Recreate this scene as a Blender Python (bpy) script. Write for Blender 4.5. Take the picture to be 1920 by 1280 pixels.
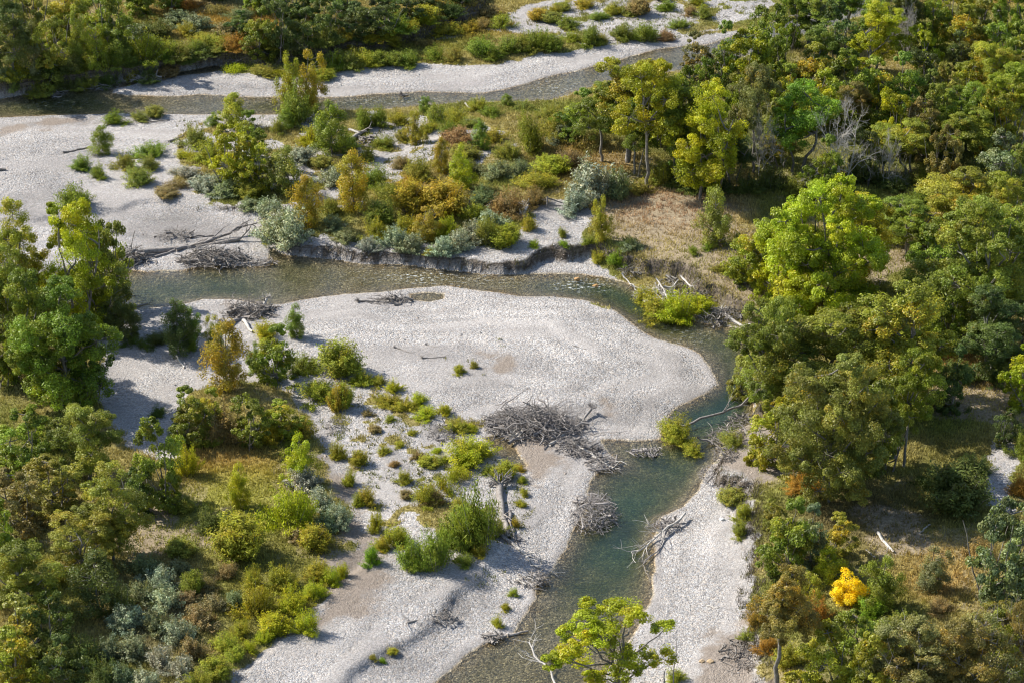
import bpy, math, random
import numpy as np
from mathutils import Vector, Matrix

sc = bpy.context.scene
for o in list(bpy.data.objects):
    bpy.data.objects.remove(o, do_unlink=True)
COL = sc.collection
R = math.radians

# ------------------------------------------------------------------ camera
PITCH = R(27.0); HFOV = R(20.0); CH = 160.0
cam_d = bpy.data.cameras.new("camera"); cam = bpy.data.objects.new("camera", cam_d); COL.objects.link(cam)
cam_d.sensor_width = 36.0; cam_d.lens = 18.0 / math.tan(HFOV / 2)
cam_d.clip_start = 1.0; cam_d.clip_end = 12000.0
cam.location = (0, 0, CH); cam.rotation_euler = (math.pi / 2 - PITCH, 0, 0)
sc.camera = cam

# ------------------------------------------------------------------ sky, sun, exposure
SUN_EL = R(41.0); SUN_AZ = R(158.0)      # azimuth as an angle from +X, counter-clockwise
sdir = Vector((math.cos(SUN_EL) * math.cos(SUN_AZ), math.cos(SUN_EL) * math.sin(SUN_AZ), math.sin(SUN_EL)))
world = bpy.data.worlds.new("World"); sc.world = world; world.use_nodes = True
nt = world.node_tree; bg = nt.nodes["Background"]
sky = nt.nodes.new("ShaderNodeTexSky"); sky.sky_type = 'NISHITA'; sky.sun_disc = False
sky.sun_elevation = SUN_EL; sky.sun_rotation = math.pi / 2 - SUN_AZ
sky.altitude = 300
nt.links.new(sky.outputs[0], bg.inputs[0]); bg.inputs[1].default_value = 0.118
sun_d = bpy.data.lights.new("sun", 'SUN'); sun_d.energy = 5.0; sun_d.angle = R(0.55); sun_d.color = (1.0, 0.95, 0.865)
sun = bpy.data.objects.new("sun", sun_d); COL.objects.link(sun)
sun.rotation_euler = sdir.to_track_quat('Z', 'Y').to_euler(); sun.location = sdir * 600
vs = sc.view_settings; vs.view_transform = 'Standard'; vs.look = 'None'; vs.gamma = 1.0; vs.use_curve_mapping = False
vs.exposure = 0.70
cy = sc.cycles
cy.max_bounces = 6; cy.diffuse_bounces = 3; cy.glossy_bounces = 2; cy.transmission_bounces = 4; cy.transparent_max_bounces = 8
cy.use_denoising = True; cy.pixel_filter_type = 'BLACKMAN_HARRIS'; cy.filter_width = 1.15; cy.denoiser = 'OPENIMAGEDENOISE'; cy.denoising_input_passes = 'RGB_ALBEDO_NORMAL'
cy.sample_clamp_indirect = 6.0

# ------------------------------------------------------------------ picture point -> place on the ground
FPX = 960.0 / math.tan(HFOV / 2)
cp, sp = math.cos(PITCH), math.sin(PITCH)
def ray(px, py):
    u = (px - 960.0) / FPX; v = (640.0 - py) / FPX
    return np.array([u, cp + v * sp, -sp + v * cp])
def on_plane(px, py, z=0.0):
    d = ray(px, py); t = (z - CH) / d[2]
    return d[0] * t, d[1] * t
def to_px(x, y, z):
    dx, dy, dz = x, y, z - CH
    f = dy * cp - dz * sp; up = dy * sp + dz * cp
    return 960 + dx / f * FPX, 640 - up / f * FPX

# ------------------------------------------------------------------ noise
def hash2(ix, iy, seed):
    n = (ix.astype(np.int64) * 374761393 + iy.astype(np.int64) * 668265263 + seed * 974634777) & 0xFFFFFFFF
    n = ((n ^ (n >> 13)) * 1274126177) & 0xFFFFFFFF
    n = (n ^ (n >> 16)) & 0xFFFFFF
    return n / float(0xFFFFFF)
def vnoise(x, y, seed=0):
    ix = np.floor(x); iy = np.floor(y); fx = x - ix; fy = y - iy
    fx = fx * fx * (3 - 2 * fx); fy = fy * fy * (3 - 2 * fy)
    a = hash2(ix, iy, seed); b = hash2(ix + 1, iy, seed); c = hash2(ix, iy + 1, seed); d = hash2(ix + 1, iy + 1, seed)
    return (a * (1 - fx) + b * fx) * (1 - fy) + (c * (1 - fx) + d * fx) * fy
def fbm(x, y, scale, octv=4, seed=0):
    s = 0; amp = 0.5; tot = 0
    for k in range(octv):
        s = s + amp * vnoise(x / scale + 17.3 * k, y / scale - 9.1 * k, seed + k); tot += amp
        amp *= 0.5; scale *= 0.5
    return s / tot
def sstep(a, b, x):
    t = np.clip((x - a) / (b - a), 0, 1); return t * t * (3 - 2 * t)

def sdf(poly, X, Y, far=14.0):
    """signed distance, positive inside, only exact near the polygon"""
    P = np.array(poly); out = np.full(X.shape, -far)
    m = (X > P[:, 0].min() - far) & (X < P[:, 0].max() + far) & (Y > P[:, 1].min() - far) & (Y < P[:, 1].max() + far)
    x = X[m]; y = Y[m]; dmin = np.full(x.shape, 1e9); ins = np.zeros(x.shape, bool)
    n = len(P)
    for i in range(n):
        x0, y0 = P[i]; x1, y1 = P[(i + 1) % n]
        ex, ey = x1 - x0, y1 - y0; L = ex * ex + ey * ey + 1e-12
        t = np.clip(((x - x0) * ex + (y - y0) * ey) / L, 0, 1)
        dmin = np.minimum(dmin, (x - x0 - t * ex) ** 2 + (y - y0 - t * ey) ** 2)
        if abs(ey) > 1e-9:
            c = ((y0 > y) != (y1 > y)) & (x < ex * (y - y0) / ey + x0)
            ins ^= c
    d = np.sqrt(dmin); out[m] = np.where(ins, d, -np.minimum(d, far)); return out
def P(s, z=0.0):
    v = [float(a) for a in s.replace(',', ' ').split()]
    return [on_plane(v[i], v[i + 1], z) for i in range(0, len(v), 2)]

# ------------------------------------------------------------------ outlines of the place
MAIN_RIVER = P("""-260 545 0 525 100 512 191 497 269 511 336 509 380 497 437 501 500 499 504 466 524 476 571 479 640 489 690 496 774 497 828 504
 875 509 942 514 1010 514 1077 516 1127 521 1164 529 1200 545 1240 575 1310 606 1394 618 1415 660 1418 740 1410 790 1370 815 1350 835 1347 856 1320 886
 1302 924 1280 950 1240 969 1225 1010 1227 1062 1217 1085 1221 1111 1214 1126 1199 1175 1160 1225 1116 1285 1040 1420 700 1420
 824 1282 872 1231 902 1209 959 1188 977 1160 1004 1119 1000 1104 1034 1077 1045 1047 1071 1006 1095 960 1112 901 1124 886 1165 871 1154 856
 1127 824 1184 826 1240 824 1247 790 1265 766 1300 750 1330 737 1347 722 1334 692 1314 665 1280 649 1228 635 1177 605 1144 575 1093 561 1043 556
 976 553 909 544 848 536 825 536 774 541 707 548 640 551 571 563 524 571 504 573 447 563 386 561 353 568 302 575 252 581 150 592 0 603 -260 625""")
POOL = P("905 822 930 815 955 826 972 846 990 872 978 876 955 862 930 846")
PUDDLE = P("770 552 800 549 832 551 834 560 800 565 772 563")
TOP_RIVER = P("""-260 215 0 186 50 177 134 165 201 157 235 153 296 143 353 133 403 122 418 126 413 133 370 139 296 148 255 158 212 168 206 175
 235 180 336 180 420 180 470 183 527 183 640 183 707 178 808 173 909 175 976 161 1043 142 1093 131 1177 107 1245 92 1330 84 1400 60 1470 35 1600 -10 1700 -60
 1800 -60 1640 20 1500 68 1380 112 1300 130 1200 142 1090 168 1030 188 950 192 870 192 800 198 720 206 640 208 524 215 386 216 235 212 195 215 0 221 -260 240""")
FAR_BANK = P("""-320 200 0 170 60 163 130 151 200 140 270 127 340 113 400 101 470 98 540 100 600 92 660 80 720 72 780 60 840 38 890 12 930 -60 -320 -60""", 2.2)
MID_TERRACE = P("""560 472 600 464 660 470 700 474 760 480 800 486 860 489 920 492 960 488 1000 476 1040 472 1070 470 1110 468 1150 478 1200 492 1250 508 1310 533
 1360 558 1405 578 1428 640 1432 720 1425 780 1395 812 1372 835 1366 862 1345 882 1350 900 1400 912 1412 960 1420 1050 1415 1110 1410 1180 1440 1220 1440 1420
 2400 1420 2400 -150 1700 20 1500 80 1300 150 1100 205 950 215 820 240 760 300 640 380 570 400 500 420""", 1.5)
LEFT_FLAT = P("""-320 600 140 600 180 660 190 740 200 800 240 850 330 870 330 800 350 740 440 722 540 747 580 810 600 870 640 920 655 1000 660 1060
 620 1120 560 1180 500 1230 440 1275 380 1420 -320 1420""", 0.6)
LEDGE = P("960 1015 940 1040 905 1075 880 1100 846 1137 790 1180 722 1224 650 1295 560 1420 300 1420 560 1180 700 1050 760 1000", 0.6)
SCARP = P("-200 425 100 410 230 396 262 379 330 386 400 396 487 402 560 425 640 400 560 300 -200 300", 0.5)
G_UPPER = P("200 175 212 166 255 156 300 147 370 138 413 132 440 142 514 147 560 150 640 131 700 130 788 129 875 131 976 118 1077 97 1177 84 1280 67 1380 60 1400 90 1250 130 1000 190 700 195 200 190")
G_TOP = P("790 78 860 66 920 52 960 25 1020 6 1060 -60 1520 -60 1480 10 1400 40 1340 66 1250 78 1180 86 1090 92 1060 80 980 70 900 62 850 82")
G_LEFT = P("-320 215 530 210 610 214 560 240 520 250 430 235 350 240 335 290 345 330 400 370 480 398 500 420 480 470 560 474 520 510 -320 540")
G_PATCH = P("330 225 520 212 760 215 880 235 960 300 900 330 800 330 690 400 600 480 520 470 490 430 480 398 400 372 345 330")
G_MAIN = P("""200 560 390 552 640 540 848 525 1043 545 1200 600 1420 680 1380 760 1240 900 1100 1000 1050 1100 900 1280 840 1420 380 1420 440 1275 500 1230 560 1180
 620 1120 660 1060 655 1000 640 920 600 870 580 810 540 747 440 722 350 740 330 800 330 870 240 850 200 800 190 740 180 660 150 600""")
G_RIGHT = P("1225 950 1305 900 1345 870 1360 820 1400 812 1440 840 1470 880 1410 930 1402 960 1420 1050 1400 1150 1440 1300 1430 1420 1000 1420 1100 1300 1200 1175 1210 1100")
G_SIDE = P("1848 852 1892 838 1906 880 1890 930 1902 990 1852 1003 1838 945 1855 900")
G_BANK = P("480 505 500 455 600 466 760 478 860 486 960 484 990 440 960 400 1040 395 1110 420 1090 470 1170 530 1000 525 800 515 640 500")
SANDS = [P("940 835 1000 818 1055 850 1045 900 990 908 972 872"), P("600 1055 668 1035 735 1080 742 1120 700 1165 600 1190 560 1200 620 1120"),
         P("1345 830 1400 806 1500 850 1500 905 1420 930 1345 900"), P("590 860 640 895 690 1000 735 1060 700 1095 660 1060 655 1000 640 930"),
         P("1330 1190 1400 1170 1440 1290 1330 1420 1280 1420"), P("880 655 960 685 940 705 885 668"), P("1128 755 1140 750 1155 790 1145 800"),
         P("0 250 120 225 200 220 190 228 60 245 0 262"), P("430 575 470 565 490 590 430 590")]
SOILS = [P("1110 385 1300 366 1370 400 1440 500 1420 590 1300 530 1200 486 1130 440", 1.5), P("1740 685 1850 700 2000 760 2000 815 1760 790", 1.5),
         P("1570 480 1690 415 1740 500 1640 540", 1.5), P("1600 960 1700 950 1760 1040 1640 1060", 1.5), P("330 1000 420 960 400 1040", .6), P("220 960 330 900 330 1040 240 1060", .6)]
# (x, y, rx, ry, colour) : what colour the low vegetation has there
TINTS = [(430, 900, 110, 50, (.21, .155, .03)), (430, 870, 90, 22, (.25, .17, .05)), (450, 960, 90, 60, (.22, .21, .04)), (1760, 1110, 80, 60, (.25, .17, .055)), (1620, 1000, 160, 60, (.11, .09, .035)),
         (1800, 870, 90, 50, (.13, .115, .03)), (1830, 730, 80, 40, (.28, .19, .06)), (1760, 690, 60, 20, (.33, .13, .03)), (1750, 820, 120, 30, (.12, .13, .025)),
         (1130, 320, 120, 40, (.2, .13, .04)), (1250, 420, 130, 50, (.26, .17, .10)), (1060, 340, 60, 30, (.19, .14, .04)), (750, 370, 60, 30, (.24, .16, .03)),
         (380, 20, 90, 35, (.22, .12, .05)), (460, 70, 110, 22, (.23, .15, .03)), (330, 70, 60, 30, (.22, .15, .03)), (720, 100, 130, 40, (.17, .15, .03)),
         (640, 120, 100, 30, (.13, .14, .03)), (860, 50, 120, 30, (.22, .16, .03)), (600, 1010, 60, 60, (.17, .14, .03)), (500, 1100, 110, 80, (.15, .14, .03)),
         (300, 1180, 90, 100, (.15, .13, .06)), (60, 720, 60, 50, (.19, .16, .06)), (1380, 500, 60, 40, (.2, .16, .04)), (1640, 430, 30, 60, (.14, .16, .02)),
         (1300, 270, 180, 60, (.11, .12, .03)), (1700, 300, 200, 60, (.11, .12, .03)), (1870, 20, 60, 20, (.22, .16, .04)), (450, 30, 90, 20, (.15, .14, .06))]

# ------------------------------------------------------------------ terrain field
def grow(a, b, s0, n, up):
    out = []; s = s0; v = b if up else a
    for _ in range(n):
        v = v + s if up else v - s; out.append(v); s *= 1.45
    return out if up else out[::-1]
ST = 0.38
xs = np.arange(-98, 98.01, ST); ys = np.arange(222, 474.01, ST)
xs = np.array(grow(xs[0], 0, ST, 18, False) + list(xs) + grow(0, xs[-1], ST, 18, True))
ys = np.array(grow(ys[0], 0, ST, 16, False) + list(ys) + grow(0, ys[-1], ST, 18, True))
NX, NY = len(xs), len(ys)
X, Y = np.meshgrid(xs, ys); X = X.ravel(); Y = Y.ravel()
wx = (fbm(X, Y, 5.0, 4, 11) - .5) * 2.2; wy = (fbm(X, Y, 5.0, 4, 23) - .5) * 2.2
Xw, Yw = X + wx * .55, Y + wy * .55
Xr, Yr = X + wx * 1.3, Y + wy * 1.3
s_water = np.maximum.reduce([sdf(MAIN_RIVER, Xw, Yw), sdf(TOP_RIVER, Xw, Yw), sdf(POOL, Xw, Yw), sdf(PUDDLE, Xw, Yw)])
PXv, PYv = to_px(X, Y, 0.0 * X)
def terr(poly, w, n=0.9, sd=3):
    nz = (fbm(X, Y, 2.6, 3, sd) - .5) * 2 * n
    return sstep(0.0, 1.0, (sdf(poly, Xr, Yr) + nz + w * .5) / w)
wmid = np.where((PYv > 415) | (PXv > 1330), 1.0, 9.0)
wmid = np.where((PYv < 470) & (PYv > 360) & (PXv < 1330), 1.0 + (470 - PYv) / 110 * 6, wmid)
wmid = np.where((PXv > 1330) & (PYv < 300), 8.0, wmid)
wmid = np.where((PXv > 1380) & (PYv > 930) & (PXv < 1500), 4.0, wmid)
t_mid = sstep(0, 1, (sdf(MID_TERRACE, Xr, Yr) + (fbm(X, Y, 2.4, 3, 5) - .5) * 2.2 + wmid * .5) / wmid)
t_far = terr(FAR_BANK, 1.6, 1.0, 7)
t_scarp = terr(SCARP, 1.1, .9, 17)
land = 0.08 + np.clip(-s_water, 0, 9) * 0.055
land = land + (fbm(X, Y, 14, 3, 31) - .5) * .35 * sstep(0, 4, -s_water) + (fbm(X, Y, 1.6, 3, 37) - .5) * .10 * sstep(.2, 2, -s_water)
land = land + 0.5 * terr(LEFT_FLAT, 2.6, .7, 9) + 0.6 * terr(LEDGE, 1.3, .35, 13) + 0.42 * t_scarp
land = land + 1.45 * t_mid * (1 + .5 * np.exp(-((PXv - 1270) / 130) ** 2 - ((PYv - 530) / 70) ** 2)) + 2.0 * t_far
rough = (t_mid + t_far)
land = land + rough * ((fbm(X, Y, 9, 4, 41) - .5) * .9 + (fbm(X, Y, 1.4, 3, 43) - .5) * .30)
bank_edge = np.clip(4 * t_mid * (1 - t_mid), 0, 1) + .6 * (PXv > 320) * np.clip(4 * t_scarp * (1 - t_scarp), 0, 1) + np.clip(4 * t_far * (1 - t_far), 0, 1)
land = land + bank_edge * (fbm(X, Y, 1.1, 3, 47) - .5) * .9 * (wmid < 2)
deep = np.zeros_like(X)
for (ax, ay, r, dd) in [(1190, 550, 9, 1.3), (1130, 535, 6, .6), (1390, 745, 7, 1.8), (1340, 780, 8, 1.5), (1390, 660, 7, .6), (1270, 880, 7, .9), (1180, 950, 7, 1.25), (1150, 1030, 8, 1.2), (1130, 1100, 6, .7),
                        (400, 540, 7, .6), (300, 556, 6, .6), (540, 520, 6, .25), (100, 200, 9, .6), (60, 195, 9, .5), (560, 197, 9, .35), (700, 192, 9, .35)]:
    gx, gy = on_plane(ax, ay); deep = np.maximum(deep, dd * np.exp(-(((X - gx) / r) ** 2 + ((Y - gy) / (r * 1.1)) ** 2)))
bed = -(0.02 + np.clip(s_water, 0, 2.5) * 0.11 + deep * sstep(0, 3.5, s_water)) + (fbm(X, Y, 2.2, 3, 51) - .5) * .12 * sstep(.4, 1.5, s_water)
Z = np.where(s_water > 0, np.minimum(bed, -0.01), np.maximum(land * sstep(-.1, .25, -s_water), 0.012))
Zg = Z.reshape(NY, NX)
gyv, gxv = np.gradient(Zg, ys, xs); slope = np.sqrt(gxv ** 2 + gyv ** 2).ravel()
def H(x, y):
    i = np.clip(np.searchsorted(xs, x) - 1, 0, NX - 2); j = np.clip(np.searchsorted(ys, y) - 1, 0, NY - 2)
    fx = np.clip((x - xs[i]) / (xs[i + 1] - xs[i]), 0, 1); fy = np.clip((y - ys[j]) / (ys[j + 1] - ys[j]), 0, 1)
    return (Zg[j, i] * (1 - fx) + Zg[j, i + 1] * fx) * (1 - fy) + (Zg[j + 1, i] * (1 - fx) + Zg[j + 1, i + 1] * fx) * fy
def at(px, py):
    """the point of the ground (or water surface) seen at that place of the photograph"""
    d = ray(px, py)
    zz = np.linspace(4.5, -0.3, 160); t = (zz - CH) / d[2]
    x = d[0] * t; y = d[1] * t; h = np.maximum(H(x, y), 0)
    k = np.argmax(h >= zz); 
    return float(x[k]), float(y[k]), float(max(H(x[k:k + 1], y[k:k + 1])[0], -1.5))

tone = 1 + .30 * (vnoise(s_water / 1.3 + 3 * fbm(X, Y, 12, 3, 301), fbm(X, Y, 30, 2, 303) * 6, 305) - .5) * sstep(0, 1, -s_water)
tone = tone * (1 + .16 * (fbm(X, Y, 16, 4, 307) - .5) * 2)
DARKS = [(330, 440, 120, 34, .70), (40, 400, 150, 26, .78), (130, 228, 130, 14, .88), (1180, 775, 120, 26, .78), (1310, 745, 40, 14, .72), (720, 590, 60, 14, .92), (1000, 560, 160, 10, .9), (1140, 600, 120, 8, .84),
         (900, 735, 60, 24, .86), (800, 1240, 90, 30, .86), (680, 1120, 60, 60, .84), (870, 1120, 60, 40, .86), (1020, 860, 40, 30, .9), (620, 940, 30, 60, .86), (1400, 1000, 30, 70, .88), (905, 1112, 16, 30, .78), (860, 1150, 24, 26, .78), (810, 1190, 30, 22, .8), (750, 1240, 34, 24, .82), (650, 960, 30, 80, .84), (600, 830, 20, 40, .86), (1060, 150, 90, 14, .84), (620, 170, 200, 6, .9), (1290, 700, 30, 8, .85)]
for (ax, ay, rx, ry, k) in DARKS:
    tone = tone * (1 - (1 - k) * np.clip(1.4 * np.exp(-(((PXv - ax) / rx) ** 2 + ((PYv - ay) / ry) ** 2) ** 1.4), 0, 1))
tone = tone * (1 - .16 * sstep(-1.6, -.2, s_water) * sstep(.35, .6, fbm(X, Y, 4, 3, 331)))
# ground cover weights
nz1 = fbm(X, Y, 6, 4, 61); nz2 = fbm(X, Y, 2.2, 3, 67)
def gw(poly, w=1.2):
    return sstep(-w, w, sdf(poly, Xw, Yw) + (nz2 - .5) * 3.0)
grav = np.maximum.reduce([gw(G_UPPER), gw(G_TOP), gw(G_LEFT), gw(G_MAIN), gw(G_RIGHT), gw(G_SIDE), gw(G_BANK)])
patch = gw(G_PATCH) * sstep(.46, .54, nz1 * .6 + nz2 * .4)
grav = np.maximum(grav, patch)
shrubby = np.maximum(gw(P("600 800 700 740 900 800 940 880 930 1040 740 1080 700 980 650 880"), 2), gw(G_TOP, 2))
grav = grav * (1 - .75 * gw(P('335 335 480 325 510 400 400 402 330 372'), 2) * sstep(.47, .55, nz1 * .4 + nz2 * .6))
grav = grav * (1 - shrubby * .75 * sstep(.52, .60, nz1 * .5 + nz2 * .5))
grav = np.where(s_water > -.15, 1, grav)
sand = np.zeros_like(X)
for q in SANDS: sand = np.maximum(sand, sstep(-2.2, 2.6, sdf(q, Xr, Yr) + (nz2 - .5) * 5))
fines = sstep(.50, .66, vnoise(s_water / 2.2 + 2 * fbm(X, Y, 10, 3, 311), fbm(X, Y, 26, 2, 313) * 7, 315) * .6 + fbm(X, Y, 5, 4, 317) * .4) * (s_water < 0)
for (ax, ay, rx, ry) in [(330, 445, 130, 34), (560, 1200, 120, 60), (1140, 790, 60, 20), (900, 700, 90, 40), (1370, 1020, 50, 80), (600, 900, 40, 120), (80, 240, 120, 16)]:
    fines = np.maximum(fines, np.exp(-(((PXv - ax) / rx) ** 2 + ((PYv - ay) / ry) ** 2) ** 2) * sstep(.3, .6, nz2 + .12))
sand = np.where(s_water > 0, sand * .3, sand)
soil = np.zeros_like(X)
for q in SOILS: soil = np.maximum(soil, gw(q, 2.0))
soil = np.maximum(soil, sstep(.56, .68, nz1) * .45 * (1 - grav))
cut = sstep(.38, .8, slope) * (s_water < 0) * sstep(.02, .2, t_mid + t_far + t_scarp * (PXv > 320) * (1 - t_scarp) * 4)
base_g = np.array([.185, .185, .04]); base_o = np.array([.27, .225, .075])
mixw = sstep(.38, .62, fbm(X, Y, 9, 3, 71))[:, None]
tint = base_g * (1 - mixw) + base_o * mixw
for (ax, ay, rx, ry, c) in TINTS:
    w = np.exp(-(((PXv - ax) / rx) ** 2 + ((PYv - ay) / ry) ** 2) ** 1.5)[:, None] * (.6 + .8 * nz2[:, None]); w = np.clip(w, 0, 1)
    tint = tint * (1 - w) + np.array(c) * 1.2 * w

# ------------------------------------------------------------------ node helpers
class NT:
    def __init__(s, name):
        s.m = bpy.data.materials.new(name); s.m.use_nodes = True; s.t = s.m.node_tree; s.t.nodes.clear()
        s.out = s.t.nodes.new("ShaderNodeOutputMaterial")
    def n(s, typ, ins=None, **kw):
        x = s.t.nodes.new("ShaderNode" + typ)
        for k, v in kw.items(): setattr(x, k, v)
        for k, v in (ins or {}).items():
            if hasattr(v, 'is_output') or isinstance(v, bpy.types.NodeSocket): s.t.links.new(v, x.inputs[k])
            else: x.inputs[k].default_value = v
        return x
    def math(s, op, a, b=0.0, clamp=False): return s.n("Math", {0: a, 1: b}, operation=op, use_clamp=clamp).outputs[0]
    def mix(s, f, a, b, mode='MIX'):
        x = s.n("Mix", {0: f}, data_type='RGBA', blend_type=mode)
        for i, v in ((6, a), (7, b)):
            if isinstance(v, bpy.types.NodeSocket): s.t.links.new(v, x.inputs[i])
            else: x.inputs[i].default_value = tuple(v) + ((1,) if len(v) == 3 else ())
        return x.outputs[2]
    def ramp(s, f, stops):
        x = s.n("ValToRGB", {0: f}); e = x.color_ramp.elements
        while len(e) < len(stops): e.new(.5)
        for i, (p, c) in enumerate(stops): e[i].position = p; e[i].color = (tuple(c) if hasattr(c, '__len__') else (c, c, c)) + (1,)
        return x.outputs[0]
    def rng(s, v, a, b, c, d): return s.n("MapRange", {0: v, 1: a, 2: b, 3: c, 4: d}).outputs[0]
    def attr(s, name): return s.n("Attribute", attribute_name=name)
    def link(s, a, b): s.t.links.new(a, b)

def ground_material():
    g = NT("ground"); geo = g.n("NewGeometry"); pos = geo.outputs['Position']
    z = g.attr("zone"); sep = g.n("SeparateColor", {0: z.outputs['Color']}); wgr, wsa, wso = sep.outputs[0], sep.outputs[1], sep.outputs[2]
    wcut = z.outputs['Alpha']; tn = g.attr("tint").outputs['Color']
    zz = g.n("SeparateXYZ", {0: pos}).outputs[2]
    warp = g.n("TexNoise", {'Vector': pos, 'Scale': 2.0, 'Detail': 2.0})
    wp = g.n("VectorMath", {0: g.n("VectorMath", {0: warp.outputs[1], 3: .25}, operation='SCALE').outputs[0], 1: pos}, operation='ADD').outputs[0]
    v1 = g.n("TexVoronoi", {'Vector': wp, 'Scale': 6.4}); v2 = g.n("TexVoronoi", {'Vector': wp, 'Scale': 2.6}); v3 = g.n("TexVoronoi", {'Vector': pos, 'Scale': 11.0})
    r1 = g.n("SeparateColor", {0: v1.outputs['Color']}); r2 = g.n("SeparateColor", {0: v2.outputs['Color']}); r3 = g.n("SeparateColor", {0: v3.outputs['Color']})
    c1 = g.ramp(r1.outputs[0], [(0, (.24, .235, .23)), (.25, (.33, .325, .32)), (.6, (.39, .38, .37)), (.85, (.44, .43, .415)), (1, (.52, .505, .485))])
    hue = g.ramp(r1.outputs[1], [(0, (1.05, .97, .9)), (.5, (1, 1, 1)), (1, (.93, .98, 1.06))])
    c1 = g.mix(1.0, c1, hue, 'MULTIPLY')
    c3 = g.ramp(r3.outputs[0], [(0, .72), (1, 1.22)])
    c1 = g.mix(1.0, c1, c3, 'MULTIPLY')
    c2 = g.ramp(r2.outputs[0], [(0, .72), (.12, .97), (.9, 1.0), (1, 1.15)])
    c1 = g.mix(1.0, c1, c2, 'MULTIPLY')
    big = g.n("TexNoise", {'Vector': pos, 'Scale': .12, 'Detail': 5.0, 'Roughness': .6}).outputs[0]
    c1 = g.mix(1.0, c1, g.ramp(big, [(.3, .80), (.5, .98), (.7, 1.12)]), 'MULTIPLY')
    # streaks laid down by the flow
    fin = g.attr('fines').outputs['Fac']; c1 = g.mix(g.math('MULTIPLY', fin, .62), c1, g.mix(1.0, (.335, .32, .31), c3, 'MULTIPLY'))
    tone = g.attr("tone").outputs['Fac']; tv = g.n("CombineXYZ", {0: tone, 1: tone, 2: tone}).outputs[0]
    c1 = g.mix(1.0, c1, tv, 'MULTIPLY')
    c1 = g.mix(1.0, c1, (1.0, .965, .925), 'MULTIPLY')
    nf = g.n("TexNoise", {'Vector': pos, 'Scale': 3.0, 'Detail': 6.0, 'Roughness': .7}).outputs[0]
    sandc = g.ramp(nf, [(.3, (.155, .12, .088)), (.55, (.235, .185, .14)), (.75, (.35, .29, .23))])
    soilc = g.ramp(nf, [(.3, (.15, .115, .07)), (.5, (.26, .205, .13)), (.7, (.38, .32, .22))])
    strat = g.n("TexNoise", {'Vector': g.n("Mapping", {'Vector': pos, 'Scale': (.25, .25, 5.0)}).outputs[0], 'Scale': 1.0, 'Detail': 3.0}).outputs[0]
    cutc = g.ramp(g.math('ADD', g.math('MULTIPLY', nf, .5), g.math('MULTIPLY', strat, .5)), [(.34, (.04, .032, .024)), (.5, (.10, .08, .06)), (.66, (.24, .20, .16))])
    grn = g.n("TexNoise", {'Vector': pos, 'Scale': 2.2, 'Detail': 6.0, 'Roughness': .75}).outputs[0]
    grass = g.mix(1.0, tn, g.ramp(grn, [(.3, .35), (.5, .8), (.7, 1.5)]), 'MULTIPLY')
    br = g.math('ADD', g.math('MULTIPLY', grn, 1.0), -.5)
    def thr(w, k=6.0):
        return g.math('ADD', g.math('MULTIPLY', g.math('ADD', w, g.math('ADD', br, -.5)), k), .5, True)
    col = g.mix(thr(wso, 3.0), grass, soilc)
    col = g.mix(thr(wgr), col, c1)
    col = g.mix(thr(wsa, 2.5), col, g.mix(.25, sandc, c1))
    col = g.mix(wcut, col, cutc)
    # wet and weedy stones below the water line
    depth = g.math('MULTIPLY', zz, -1.0)
    wet = g.rng(zz, .10, 0.0, 0, 1)
    bedc = g.ramp(g.rng(depth, 0, .9, 0, 1), [(0, (.50, .37, .21)), (.10, (.52, .40, .22)), (.24, (.54, .46, .29)), (.42, (.46, .41, .26)), (.6, (.38, .35, .20)), (1, (.28, .30, .17))])
    alg = g.n("TexNoise", {'Vector': pos, 'Scale': .35, 'Detail': 5.0, 'Roughness': .65}).outputs[0]
    bedc = g.mix(g.ramp(alg, [(.40, 0), (.60, .85)]), bedc, (.66, .58, .42))
    ped = g.ramp(r1.outputs[0], [(0, .40), (.4, .66), (.8, .9), (1, 1.45)])
    stones = g.mix(1.0, bedc, ped, 'MULTIPLY'); stones = g.mix(1.0, stones, c2, 'MULTIPLY')
    stones = g.mix(1.0, stones, (.74, .72, .68), 'MULTIPLY')
    col = g.mix(wet, col, stones)
    h1 = g.math('MULTIPLY', v1.outputs['Distance'], -1.0); h2 = g.math('MULTIPLY', v2.outputs['Distance'], -.9)
    hh = g.math('ADD', h1, h2)
    hh = g.math('ADD', g.math('MULTIPLY', hh, g.math('MULTIPLY', wgr, g.math('SUBTRACT', 1.0, g.math('MULTIPLY', fin, .6)))), g.math('MULTIPLY', nf, 1.2))
    bmp = g.n("Bump", {'Height': hh, 'Strength': .7, 'Distance': .13})
    b = g.n("BsdfPrincipled", {'Base Color': col, 'Roughness': .9, 'Normal': bmp.outputs[0]})
    b.inputs['Specular IOR Level'].default_value = .2
    g.link(b.outputs[0], g.out.inputs[0]); return g.m

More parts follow.
